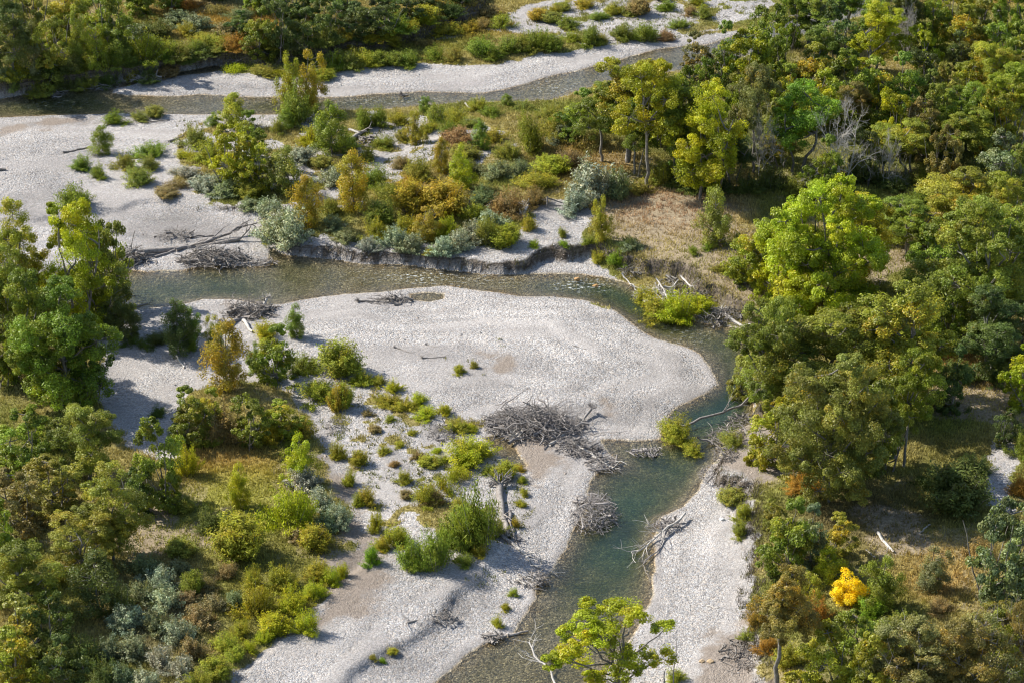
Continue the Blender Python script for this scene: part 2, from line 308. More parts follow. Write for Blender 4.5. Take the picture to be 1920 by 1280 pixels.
def water_material():
    g = NT("river_water"); pos = g.n("NewGeometry").outputs['Position']
    dep = g.attr("depth").outputs['Fac']
    mp = g.n("Mapping", {'Vector': pos, 'Rotation': (0, 0, R(-8)), 'Scale': (1.0, 1.9, 1)})
    n1 = g.n("TexNoise", {'Vector': mp.outputs[0], 'Scale': 1.5, 'Detail': 5.0, 'Roughness': .62}).outputs[0]
    n2 = g.n("TexNoise", {'Vector': mp.outputs[0], 'Scale': .25, 'Detail': 3.0}).outputs[0]
    rif = g.attr("riffle").outputs['Fac']
    hgt = g.math('MULTIPLY', n1, g.math('ADD', g.math('MULTIPLY', g.math('ADD', n2, rif), .9), .2))
    bmp = g.n("Bump", {'Height': hgt, 'Strength': .4, 'Distance': .2})
    fr = g.n("Fresnel", {'IOR': 1.33, 'Normal': bmp.outputs[0]})
    gl = g.n("BsdfGlossy", {'Color': (1, 1, 1, 1), 'Roughness': .12, 'Normal': bmp.outputs[0]})
    tr = g.n("BsdfTransparent", {0: g.ramp(g.rng(dep, 0, 1.6, 0, 1), [(0, (1, 1, .98)), (.2, (.95, .95, .86)), (.6, (.76, .79, .60)), (1, (.52, .66, .48))])})
    df = g.n("BsdfDiffuse", {'Color': g.ramp(g.rng(dep, .2, 1.6, 0, 1), [(0, (.14, .135, .08)), (.5, (.065, .092, .055)), (1, (.036, .074, .050))])})
    body = g.n("MixShader", {0: g.rng(dep, .05, 1.9, .02, .34), 1: tr.outputs[0], 2: df.outputs[0]})
    m1 = g.n("MixShader", {0: fr.outputs[0], 1: body.outputs[0], 2: gl.outputs[0]})
    foam = g.n("BsdfDiffuse", {'Color': (.75, .8, .8, 1)})
    ff = g.math('MULTIPLY', g.ramp(n1, [(.56, 0), (.66, 1)]), rif, True)
    m2 = g.n("MixShader", {0: ff, 1: m1.outputs[0], 2: foam.outputs[0]})
    g.link(m2.outputs[0], g.out.inputs[0]); return g.m

def leaf_material(name, gloss=.3, transl=.34, yellow=(.55, .33, .02), rough=.45):
    g = NT(name); oi = g.n("ObjectInfo"); t = g.attr("tint").outputs['Color']; sep = g.n("SeparateColor", {0: t})
    col = g.mix(1.0, oi.outputs['Color'], g.ramp(sep.outputs[0], [(0, .55), (.5, 1.0), (1, 1.7)]), 'MULTIPLY')
    col = g.mix(1.0, col, g.ramp(sep.outputs[1], [(0, (.8, .9, 1.0)), (.5, (1, 1, 1)), (1, (1.28, 1.05, .9))]), 'MULTIPLY')
    yf = g.math('GREATER_THAN', g.math('ADD', g.math('MULTIPLY', sep.outputs[2], .45), g.math('MULTIPLY', sep.outputs[1], .55)), g.math('SUBTRACT', 1.0, oi.outputs['Alpha']))
    col = g.mix(g.math('MULTIPLY', yf, .8), col, yellow)
    b = g.n("BsdfPrincipled", {'Base Color': col, 'Roughness': rough}); b.inputs['Specular IOR Level'].default_value = gloss
    tr = g.n("BsdfTranslucent", {0: g.mix(1.0, col, (1.15, 1.2, .6), 'MULTIPLY')})
    m = g.n("MixShader", {0: transl, 1: b.outputs[0], 2: tr.outputs[0]})
    g.link(m.outputs[0], g.out.inputs[0]); return g.m

def wood_material(name, dark, light, scale=3.0):
    g = NT(name); pos = g.n("TexCoord").outputs['Object']
    n = g.n("TexNoise", {'Vector': pos, 'Scale': scale, 'Detail': 6.0, 'Roughness': .7}).outputs[0]
    col = g.ramp(n, [(.3, dark), (.7, light)])
    oi = g.n("ObjectInfo"); col = g.mix(1.0, col, g.ramp(oi.outputs['Random'], [(0, .85), (1, 1.15)]), 'MULTIPLY')
    bmp = g.n("Bump", {'Height': n, 'Strength': .6, 'Distance': .05})
    b = g.n("BsdfPrincipled", {'Base Color': col, 'Roughness': .85, 'Normal': bmp.outputs[0]}); b.inputs['Specular IOR Level'].default_value = .2
    g.link(b.outputs[0], g.out.inputs[0]); return g.m
def tint_material(name, rough=.8, transl=.2):
    g = NT(name); t = g.attr("tint").outputs['Color']
    b = g.n("BsdfPrincipled", {'Base Color': t, 'Roughness': rough}); b.inputs['Specular IOR Level'].default_value = .2
    tr = g.n("BsdfTranslucent", {0: t}); m = g.n("MixShader", {0: transl, 1: b.outputs[0], 2: tr.outputs[0]})
    g.link(m.outputs[0], g.out.inputs[0]); return g.m
M_GROUND = ground_material(); M_WATER = water_material()
M_LEAF = leaf_material("leaves"); M_WILLOW = leaf_material("willow_leaves",   .2, .32, (.42, .29, .02), .6); M_SILVER = leaf_material("silver_leaves", .3, .18, (.25, .22, .1), .5)
M_BARK = wood_material("bark", (.10, .09, .075), (.30, .275, .24)); M_DRIFT = wood_material("driftwood", (.13, .11, .095), (.36, .33, .295))
M_PALE = wood_material("bleached_wood", (.36, .33, .29), (.62, .58, .52)); M_TWIG = wood_material("grey_twigs", (.17, .15, .13), (.36, .33, .31))
M_GRASS = tint_material("grass_blades"); M_STONE = tint_material("stones", .85, 0.0)

# ------------------------------------------------------------------ mesh helpers
def make_mesh(name, V, quads=None, tris=None, mats=(), attrs=None, smooth=False, midx=None):
    me = bpy.data.meshes.new(name); V = np.asarray(V, np.float32)
    q = np.zeros((0, 4), np.int32) if quads is None or len(quads) == 0 else np.asarray(quads, np.int32)
    t = np.zeros((0, 3), np.int32) if tris is None or len(tris) == 0 else np.asarray(tris, np.int32)
    me.vertices.add(len(V)); me.vertices.foreach_set("co", V.ravel())
    nl = q.size + t.size; me.loops.add(nl); me.loops.foreach_set("vertex_index", np.concatenate([q.ravel(), t.ravel()]))
    me.polygons.add(len(q) + len(t))
    st = np.concatenate([np.arange(len(q)) * 4, q.size + np.arange(len(t)) * 3]).astype(np.int32)
    me.polygons.foreach_set("loop_start", st)
    if midx is not None: me.polygons.foreach_set("material_index", np.asarray(midx, np.int32))
    me.polygons.foreach_set("use_smooth", np.full(len(q) + len(t), smooth))
    for k, a in (attrs or {}).items():
        a = np.asarray(a, np.float32)
        if a.ndim == 1:
            at_ = me.attributes.new(k, 'FLOAT', 'POINT'); at_.data.foreach_set("value", a)
        else:
            if a.shape[1] == 3: a = np.hstack([a, np.ones((len(a), 1), np.float32)])
            at_ = me.attributes.new(k, 'FLOAT_COLOR', 'POINT'); at_.data.foreach_set("color", a.ravel())
    for m in mats: me.materials.append(m)
    me.update(calc_edges=True); me.validate(); return me
def link(name, me, parent=None):
    o = bpy.data.objects.new(name, me); COL.objects.link(o)
    if parent is not None: o.parent = parent
    return o

class Tubes:
    def __init__(s): s.V = []; s.Q = []; s.n = 0
    def add(s, pts, rad, sides=6):
        pts = np.asarray(pts, float); n = len(pts)
        T = np.gradient(pts, axis=0); T /= np.linalg.norm(T, axis=1)[:, None] + 1e-9
        ref = np.array([0.31, .17, .93]) if abs(T[:, 2]).mean() < .8 else np.array([.9, .3, .1])
        A = np.cross(T, ref); A /= np.linalg.norm(A, axis=1)[:, None] + 1e-9; B = np.cross(T, A)
        an = np.arange(sides) / sides * 2 * np.pi
        ring = pts[:, None, :] + np.asarray(rad)[:, None, None] * (np.cos(an)[None, :, None] * A[:, None, :] + np.sin(an)[None, :, None] * B[:, None, :])
        s.V.append(ring.reshape(-1, 3))
        i = np.arange(n - 1)[:, None] * sides; k = np.arange(sides)[None, :]; k2 = (k + 1) % sides
        s.Q.append(np.stack([i + k, i + k2, i + sides + k2, i + sides + k], -1).reshape(-1, 4) + s.n)
        # close the thick end
        if sides == 6:
            s.Q.append(np.array([[0, 1, 2, 3], [0, 3, 4, 5]]) + s.n)
        s.n += n * sides
    def mesh(s, name, mat): return make_mesh(name, np.vstack(s.V), np.vstack(s.Q), mats=[mat], smooth=True)

def wobble(a, b, rng, n=6, amp=.08, sag=0.0):
    a = np.asarray(a, float); b = np.asarray(b, float); L = np.linalg.norm(b - a); t = np.linspace(0, 1, n)[:, None]
    p = a + (b - a) * t
    off = np.cumsum(rng.normal(0, 1, (n, 3)), 0); off -= off[0]; off -= t * off[-1]
    p = p + off * amp * L / math.sqrt(n); p[:, 2] += (-4 * sag * L * t * (1 - t))[:, 0]
    return p

class Leaves:
    def __init__(s): s.V = []; s.T = []; s.n = 0
    def add(s, C, N, size, aspect, rng, clump, hue, up=0.0):
        n = len(C)
        N = N / (np.linalg.norm(N, axis=1)[:, None] + 1e-9)
        r = rng.normal(0, 1, (n, 3)); r[:, 2] += up * 3
        U = r - (r * N).sum(1)[:, None] * N; U /= np.linalg.norm(U, axis=1)[:, None] + 1e-9; W = np.cross(N, U)
        sz = size * rng.uniform(.6, 1.35, n)[:, None]
        a = U * sz; b = W * sz * aspect
        q = np.stack([C - a, C - b * .9 + a * .05, C + a, C + b * .9 + a * .05], 1)
        s.V.append(q.reshape(-1, 3))
        t = np.stack([np.clip(clump + rng.normal(0, .16, n), 0, 1), np.clip(hue + rng.normal(0, .1, n), 0, 1), rng.uniform(0, 1, n)], 1)
        s.T.append(np.repeat(t, 4, 0)); s.n += n
    def mesh(s, name, mat):
        Q = np.arange(s.n * 4).reshape(-1, 4)
        return make_mesh(name, np.vstack(s.V), Q, mats=[mat], attrs={"tint": np.vstack(s.T)})

def ball(n, rng, shell=.5):
    d = rng.normal(0, 1, (n, 3)); d /= np.linalg.norm(d, axis=1)[:, None]
    return d, d * (rng.uniform(shell ** 3, 1, n) ** (1 / 3))[:, None]

# ------------------------------------------------------------------ plant prototypes (built once, 1 unit = 1 m)
def proto_cottonwood(seed, H0=15.0, W0=10.0, lobes=13, per=18, lv=235, fork=.28, low=.30, leaf=.100, trunks=1, lobe_r=(1.5, 2.5), bare=0.0):
    rng = np.random.default_rng(seed); tb = Tubes(); lf = Leaves(); Rw = W0 / 2
    centers = []
    for k in range(lobes):
        best = None
        for _ in range(30):
            r_ = rng.uniform(*lobe_r)
            th = rng.uniform(0, 2 * math.pi); zz = rng.uniform(low, 1.0)
            prof = math.sin(min(1, (1 - zz) / (1 - low) * 1.25 + .18) * math.pi * .62) if zz > .5 else .75 + .25 * (zz - low) / max(.5 - low, .01)
            rr = math.sqrt(rng.uniform(0, 1)) * max(.1, Rw * prof - r_ * .6)
            c = np.array([rr * math.cos(th), rr * math.sin(th), zz * H0 - r_ * .8])
            d = min([np.linalg.norm((c - q[0]) * [1, 1, 1.2]) - .62 * (r_ + q[1]) for q in centers] + [9])
            if best is None or d > best[0]: best = (d, c, r_)
            if d > .2: break
        centers.append((best[1], best[2]))
    bases = [np.array([rng.normal(0, .5) * (trunks > 1), rng.normal(0, .5) * (trunks > 1), -.4]) for _ in range(trunks)]
    tops = []
    for b in bases:
        lean = rng.normal(0, .06 * H0, 2) + b[:2] * 2.5
        tp = np.array([lean[0], lean[1], H0 * .72]); p = wobble(b, tp, rng, 9, .055)
        r0 = .021 * H0 * rng.uniform(.7, 1.0) / math.sqrt(trunks) * 1.05
        tb.add(p, np.linspace(1, .25, 9) ** .8 * r0, 8 if False else 6); tops.append(p)
    for (c, r_) in centers:
        p = tops[rng.integers(len(tops))]
        zt = max(fork * H0, c[2] - .35 * np.linalg.norm(c[:2]) - rng.uniform(1.5, 3.5)); k = int(np.argmin(abs(p[:, 2] - zt)))
        st = p[k]; L = wobble(st, c, rng, 6, .10); L[1:-1, 2] -= np.array([.25, .35, .3, .15]) * .5
        tb.add(L, np.linspace(.13, .04, 6) * H0 / 15, 5)
        dd, pp = ball(per, rng, .55)
        dd[:, 2] = np.abs(dd[:, 2]) * np.where(rng.uniform(0, 1, per) < .72, 1, -1)
        cc = c + dd * r_ * np.array([1, 1, .8]) * rng.uniform(.6, 1.0, (per, 1))
        cl0 = rng.uniform(.3, .7); hu0 = rng.uniform(.2, .8)
        for j, s in enumerate(cc):
            if j % 3 == 0: tb.add(wobble(c, s, rng, 4, .12), [.045, .035, .025, .012], 4)
            if rng.uniform() < bare: 
                for _ in range(3): tb.add(wobble(s, s + rng.normal(0, .7, 3) + [0, 0, .5], rng, 4, .15), [.03, .022, .015, .008], 4)
                continue
            n = int(lv * rng.uniform(.6, 1.3)); d2, p2 = ball(n, rng, .25); rs = r_ * rng.uniform(.22, .44)
            C = s + p2 * rs * np.array([1.1, 1.1, .75])
            Nn = d2 * .55 + np.array([0, 0, .45]) + (s - c) / r_ * .35 + rng.normal(0, .55, (n, 3))
            lf.add(C, Nn, leaf, .62, rng, np.clip(cl0 + rng.normal(0, .14), 0, 1), np.clip(hu0 + rng.normal(0, .16), 0, 1))
    return dict(tr=tb.mesh("trunk", M_BARK), cr=lf.mesh("crown", M_LEAF), H=H0, W=W0)

def proto_column(seed, H0=7.0, W0=4.0, n=62, lv=215, leaf=.088, bottom=.06):
    rng = np.random.default_rng(seed); tb = Tubes(); lf = Leaves(); Rw = W0 / 2
    tr = wobble((0, 0, -.3), (rng.normal(0, .2), rng.normal(0, .2), H0 * .93), rng, 8, .05); tb.add(tr, np.linspace(.11, .02, 8), 6)
    tipn = rng.integers(3, 6); tips = [(rng.normal(0, .42 * Rw), rng.normal(0, .42 * Rw), rng.uniform(.62, 1)) for _ in range(tipn)]; tips[0] = (0, 0, 1)
    for k in range(n):
        f = (k + .5) / n; zz = bottom + (1 - bottom) * f
        tx, ty, th_ = tips[rng.integers(tipn)]; zz = zz * th_
        prof = (min(1, zz * 3.2 + .45)) * (1 - (zz / th_) ** 2.3) ** .7 + .06
        th = k * 2.39996 + rng.normal(0, .3); rr = Rw * prof * rng.uniform(.35, 1.08) * (1 + .28 * math.sin(th * 2 + seed + zz * 5))
        s = np.array([tx * zz + rr * math.cos(th), ty * zz + rr * math.sin(th), zz * H0 * .96])
        tb.add(wobble((tr[min(7, int(zz * 7))] * .8 + s * .2) if zz > .1 else (0, 0, 0), s, rng, 4, .08), [.035, .028, .02, .01], 4)
        m = int(lv * rng.uniform(.6, 1.3)); d2, p2 = ball(m, rng, .2); rs = rng.uniform(.45, .75) * W0 / 4
        C = s + p2 * rs * np.array([1, 1, 1.15]); Nn = d2 * .6 + np.array([math.cos(th) * .5, math.sin(th) * .5, .4]) + rng.normal(0, .5, (m, 3))
        lf.add(C, Nn, leaf, .6, rng, rng.uniform(.25, .75), rng.uniform(.2, .8))
    return dict(tr=tb.mesh("stem", M_BARK), cr=lf.mesh("foliage", M_LEAF), H=H0, W=W0)

def proto_willow(seed, H0=3.0, W0=4.0, stems=120, lv=80, leaf=.085, mat=None, spread=1.0, asp=.32, up=.8, grow_=1.0):
    rng = np.random.default_rng(seed); tb = Tubes(); lf = Leaves(); Rw = W0 / 2
    nl_ = rng.integers(4, 8); lob = [(rng.normal(0, Rw * .46), rng.normal(0, Rw * .46), rng.uniform(.35, 1.0)) for _ in range(nl_)]; lob[0] = (0, 0, 1.0)
    for k in range(stems):
        lx, ly, lh = lob[rng.integers(nl_)]
        th = rng.uniform(0, 2 * math.pi); q = math.sqrt(rng.uniform(0, 1)) * .98
        rr = q * Rw * .58; x = lx * .8 + rr * math.cos(th); y = ly * .8 + rr * math.sin(th)
        rad = min(1.0, math.hypot(x, y) / Rw); ht = H0 * lh * (1 - .55 * rad ** 2.2) * rng.uniform(.5, 1.15)
        root = np.array([x * .35, y * .35, -.1]); tip = np.array([x, y, ht])
        L = wobble(root, tip, rng, 5, .05)
        if k % 3 == 0: tb.add(L, np.linspace(.028, .008, 5), 4)
        m = int(lv * rng.uniform(.7, 1.3)); t = rng.uniform(.12 if rad > .5 else .35, 1.03, m) ** .8
        C = root + (tip - root) * t[:, None] + rng.normal(0, 1, (m, 3)) * np.array([.16, .16, .10]) * W0 / 4 * (1.25 - .6 * t[:, None])
        Nn = np.stack([math.cos(th) * q * np.ones(m), math.sin(th) * q * np.ones(m), .55 * np.ones(m)], 1) + rng.normal(0, .6, (m, 3))
        lf.add(C, Nn, leaf, asp, rng, rng.uniform(.25, .75), rng.uniform(.15, .85), up)
    return dict(tr=tb.mesh("stems", M_BARK), cr=lf.mesh("foliage", mat or M_WILLOW), H=H0, W=W0)

def proto_patch(seed, W0=4.0, H0=1.1, tufts=34, mat=None):
    rng = np.random.default_rng(seed); tb = Tubes(); lf = Leaves()
    cs = [(rng.normal(0, W0 * .2), rng.normal(0, W0 * .2)) for _ in range(4)]
    for k in range(tufts):
        cx, cy_ = cs[rng.integers(4)]; x = cx + rng.normal(0, W0 * .13); y = cy_ + rng.normal(0, W0 * .13); h = H0 * rng.uniform(.3, 1.05) * math.exp(-(x * x + y * y) / (W0 * .5) ** 2)
        if k % 4 == 0: tb.add(wobble((x, y, -.05), (x + rng.normal(0, .1), y + rng.normal(0, .1), h), rng, 4, .06), [.02, .016, .012, .006], 4)
        m = int(rng.integers(70, 150)); t = rng.uniform(.05, 1, m); C = np.stack([x + rng.normal(0, .16, m) * (1 + t), y + rng.normal(0, .16, m) * (1 + t), h * t], 1)
        lf.add(C, rng.normal(0, .7, (m, 3)) + [0, 0, .5], .08, .35, rng, rng.uniform(.2, .8), rng.uniform(.1, .9), .8)
    return dict(tr=tb.mesh("stems", M_BARK), cr=lf.mesh("foliage", mat or M_WILLOW), H=H0, W=W0)

def branchy(tb, p0, d, L, r, depth, rng, sides=5, split=(2, 4), drop=.62, curl=.25):
    n = 5; pts = [np.array(p0, float)]; dd = np.array(d, float)
    for i in range(n - 1):
        dd = dd + rng.normal(0, curl, 3) * .5; dd /= np.linalg.norm(dd); pts.append(pts[-1] + dd * L / (n - 1))
    tb.add(pts, np.linspace(r, r * .55, n), sides)
    if depth <= 0: return
    for _ in range(rng.integers(*split) + 1):
        k = rng.integers(2, n); nd = dd + rng.normal(0, .65, 3); nd[2] += .1; nd /= np.linalg.norm(nd)
        branchy(tb, pts[k], nd, L * drop * rng.uniform(.7, 1.2), r * .55, depth - 1, rng, 4, split, drop, curl)
def proto_bare(seed, H0=10.0, W0=7.0):
    rng = np.random.default_rng(seed); tb = Tubes()
    for k in range(3):
        branchy(tb, (rng.normal(0, .15), rng.normal(0, .15), -.3), (rng.normal(0, .28), rng.normal(0, .28), 1), H0 * .45, .11, 4, rng, 5, (3, 5), .66)
    me = tb.mesh("trunk", M_PALE); V = np.array([v.co for v in me.vertices])
    return dict(tr=me, cr=None, H=float(np.percentile(V[:, 2], 99.5)), W=float(np.percentile(abs(V[:, :2]), 98) * 2))

# ---- driftwood
def proto_log(seed, L=6.0, r=.22, root=True, branches=3):
    rng = np.random.default_rng(seed); tb = Tubes()
    p = wobble((-L / 2, 0, r * .8), (L / 2, 0, r * .7), rng, 9, .04); p[:, 2] = np.abs(p[:, 2])
    tb.add(p, np.linspace(r, r * .4, 9), 6)
    if root:
        for _ in range(16):
            d = rng.normal(0, 1, 3); d[0] = -abs(d[0]) * .5; d /= np.linalg.norm(d)
            branchy(tb, p[0], d, L * .12, r * .35, 1, rng, 4, (1, 3))
    for _ in range(branches):
        k = rng.integers(4, 8); d = np.array([.8, rng.normal(0, .6), abs(rng.normal(0, .4))]); d /= np.linalg.norm(d)
        branchy(tb, p[k], d, L * .28, r * .35, 2, rng, 4, (1, 3))
    return tb
def proto_tangle(seed, n=120, a=3.0, b=2.0, h=1.2, r=.05, flow=None, curl=.5):
    rng = np.random.default_rng(seed); tb = Tubes()
    for k in range(n):
        th = rng.uniform(0, 2 * math.pi); q = math.sqrt(rng.uniform(0, 1)); x = a * q * math.cos(th); y = b * q * math.sin(th); z = h * (1 - q * q) * rng.uniform(0, 1) + .04
        d = rng.normal(0, 1, 3) * np.array([1, 1, .35])
        if flow is not None: d = d * .5 + np.array(flow) * rng.choice([-1, 1]) 
        d[2] = abs(d[2]) * .5 if z < h * .3 else d[2]
        d /= np.linalg.norm(d); L = rng.uniform(.3, 1.0) * a * .9; rr = r * rng.uniform(.3, 1.3) * (3.4 if rng.uniform() < .08 else 1)
        pts = [np.array([x, y, z]) - d * L / 2]
        for i in range(5):
            d = d + rng.normal(0, curl, 3) * np.array([1, 1, .5]); d /= np.linalg.norm(d); pts.append(pts[-1] + d * L / 5)
        pts = np.array(pts); pts[:, 2] = np.maximum(pts[:, 2], .02 + .06 * rng.uniform()); tb.add(pts, np.linspace(rr, rr * .35, 6), 4)
    return tb
# ------------------------------------------------------------------ terrain and water meshes
def grid_faces(nx, ny):
    i = np.arange(nx - 1)[None, :] + np.arange(ny - 1)[:, None] * nx
    return np.stack([i, i + 1, i + nx + 1, i + nx], -1).reshape(-1, 4)
V = np.stack([X, Y, Z], 1)
g_me = make_mesh("ground", V, grid_faces(NX, NY), mats=[M_GROUND], smooth=True,
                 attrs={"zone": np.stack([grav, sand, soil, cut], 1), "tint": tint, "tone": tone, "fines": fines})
ground = link("ground", g_me); ground["kind"] = "structure"
F = grid_faces(NX, NY); sw = s_water.reshape(-1); keep = (sw[F].max(1) > -.8)
used = np.unique(F[keep]); remap = np.full(len(X), -1); remap[used] = np.arange(len(used))
rif = np.zeros_like(X)
for (ax, ay, rx, ry, k) in [(790, 520, 70, 12, .9), (1090, 535, 50, 12, .9), (900, 525, 110, 14, .35), (720, 515, 80, 14, .3), (750, 190, 260, 10, .35), (1040, 165, 60, 20, .4), (140, 195, 120, 10, .15), (1290, 640, 40, 30, .25)]:
    rif = np.maximum(rif, k * np.exp(-((PXv - ax) / rx) ** 2 - ((PYv - ay) / ry) ** 2))
w_me = make_mesh("river_water", np.stack([X[used], Y[used], 0 * X[used]], 1), remap[F[keep]], mats=[M_WATER], smooth=True,
                 attrs={"depth": np.maximum(-Z[used], 0), "riffle": rif[used]})
water = link("water", w_me); water["kind"] = "structure"

# ------------------------------------------------------------------ small stones, grass (nobody could count them)
rng = np.random.default_rng(5)
def weights_at(x, y, A):
    i = np.clip(np.searchsorted(xs, x) - 1, 0, NX - 2); j = np.clip(np.searchsorted(ys, y) - 1, 0, NY - 2)
    return A.reshape((NY, NX) + A.shape[1:])[j, i]
def frame_pts(n, px0=-70, px1=1990, py0=-60, py1=1340):
    x = rng.uniform(-92, 92, n); y = rng.uniform(226, 466, n); px, py = to_px(x, y, 0 * x)
    m = (px > px0) & (px < px1) & (py > py0) & (py < py1); return x[m], y[m]
x, y = frame_pts(420000)
wg = weights_at(x, y, grav); dn = fbm(x, y, 7, 3, 91); wsd = weights_at(x, y, sand); m = (wg > .5) & (rng.uniform(0, 1, len(x)) < (.05 + .9 * sstep(.42, .62, dn)) * (1 - .85 * wsd) * (1 - .75 * weights_at(x, y, fines))); x = x[m]; y = y[m]
n = len(x); z = H(x, y); s = .04 + .028 * rng.exponential(1.0, n); s = np.minimum(s, .20)
octv = np.array([[1, 0, 0], [0, 1, 0], [-1, 0, 0], [0, -1, 0], [.15, -.1, .75]]); a = rng.uniform(0, 6.28, n)
vx = s[:, None] * (octv[:, 0] * np.cos(a)[:, None] * 1.25 - octv[:, 1] * np.sin(a)[:, None]); vy = s[:, None] * (octv[:, 0] * np.sin(a)[:, None] * 1.25 + octv[:, 1] * np.cos(a)[:, None])
VV = np.stack([x[:, None] + vx, y[:, None] + vy, z[:, None] - .01 + s[:, None] * octv[:, 2] * rng.uniform(.5, 1.2, (n, 1))], -1).reshape(-1, 3)
b5 = np.arange(n)[:, None, None] * 5; T = (np.array([[0, 1, 4], [1, 2, 4], [2, 3, 4], [3, 0, 4]])[None] + b5).reshape(-1, 3)
c = rng.choice([.26, .34, .39, .43, .5, .6], n, p=[.08, .2, .3, .26, .12, .04])[:, None] * np.where(rng.uniform(0, 1, (n, 1)) < .12, np.array([[1.12, .95, .8]]), np.array([[1, .975, .94]]))
c = c * weights_at(x, y, tone)[:, None] * np.array([[.98, .95, .92]])
c = np.where((z < 0)[:, None], c * np.array([[.55, .47, .28]]), c)
o = link("cobbles", make_mesh("cobbles", VV, None, T, [M_STONE], {"tint": np.repeat(c, 5, 0)})); o["kind"] = "stuff"
o["label"] = "pale grey rounded cobbles strewn over the gravel bars"; o["category"] = "cobbles"

def blades(name, x, y, hgt, wid, col, label, cat, per=4, spread=.22):
    n = len(x); xx = np.repeat(x, per) + rng.normal(0, spread, n * per); yy = np.repeat(y, per) + rng.normal(0, spread, n * per); zz = H(xx, yy)
    h = np.repeat(hgt, per) * rng.uniform(.5, 1.25, n * per); a = rng.uniform(0, 6.28, n * per); w = np.repeat(wid, per) * rng.uniform(.7, 1.3, n * per)
    lx = rng.normal(0, .35, n * per) * h; ly = rng.normal(0, .35, n * per) * h
    v0 = np.stack([xx - np.cos(a) * w, yy - np.sin(a) * w, zz - .03], 1); v1 = np.stack([xx + np.cos(a) * w, yy + np.sin(a) * w, zz - .03], 1); v2 = np.stack([xx + lx, yy + ly, zz + h], 1)
    VV = np.stack([v0, v1, v2], 1).reshape(-1, 3); cc = np.repeat(np.repeat(col, per, 0) * rng.uniform(.7, 1.3, (n * per, 1)), 3, 0)
    o = link(name, make_mesh(name, VV, None, np.arange(len(VV)).reshape(-1, 3), [M_GRASS], {"tint": np.clip(cc, 0, 1)}))
    o["kind"] = "stuff"; o["label"] = label; o["category"] = cat
x, y = frame_pts(330000)
wg = weights_at(x, y, grav); ws = weights_at(x, y, soil); wd = weights_at(x, y, sand); h0 = H(x, y)
m = (wg < .5) & (h0 > .05) & (rng.uniform(0, 1, len(x)) > ws * .55) & (wd < .4); x, y, = x[m], y[m]
tc = weights_at(x, y, tint) * (.75 + .5 * fbm(x, y, 1.5, 2, 97))[:, None] * 1.6
blades("grass", x, y, .18 + .38 * fbm(x, y, 4, 3, 95), np.full(len(x), .055), tc, "ochre and green autumn grass between the bushes", "grass", 5)
# sparse tufts and weeds on the gravel
x, y = frame_pts(60000); wg = weights_at(x, y, grav); px, py = to_px(x, y, 0 * x)
inn = sdf(P("600 800 700 740 820 770 960 880 1000 960 980 1060 900 1130 720 1000 650 880"), x, y) > 0
inn |= sdf(G_TOP, x, y) > 0
inn |= (sdf(G_PATCH, x, y) > 0)
inn |= (sdf(P("860 600 960 650 900 720 820 700"), x, y) > 0) & (rng.uniform(0, 1, len(x)) < .1)
m = (wg > .3) & (H(x, y) > .06) & inn & (fbm(x, y, 3.5, 3, 99) > .53); x, y = x[m], y[m]
blades("gravel_weeds", x, y, np.full(len(x), .34), np.full(len(x), .05), np.array([.24, .21, .06]) * (1 - fbm(x, y, 4, 2, 215)[:, None] * .9) + np.array([.14, .17, .03]) * fbm(x, y, 4, 2, 215)[:, None], "straw and olive weeds sprouting through the gravel", "weeds", 8, .2)

# twigs, roots and hanging weeds on the broken banks
x, y = frame_pts(520000); sl = weights_at(x, y, slope); h0 = H(x, y); px, py = to_px(x, y, 0 * x)
m = (sl > .26) & (h0 > .25) & (weights_at(x, y, bank_edge) > .03) & ((py > 400) | (py < 190)) & (fbm(x, y, 2.2, 3, 211) > np.where(py < 200, .30, .34)); x, y, py = x[m], y[m], py[m]
ch = rng.uniform(0, 1, len(x)); cc = np.where((ch < .35)[:, None], [[.22, .19, .16]], np.where((ch < .7)[:, None], [[.09, .07, .05]], [[.16, .15, .04]]))
cc = cc * np.where(py < 200, .75, 1)[:, None]  # far-bank brush darkened, the shade on that bank put into its colour
blades("bank_brush", x, y, .35 + .5 * rng.uniform(0, 1, len(x)), np.full(len(x), .035), cc, "grey roots, twigs and weeds hanging on the broken river banks", "brush", 4, .22)
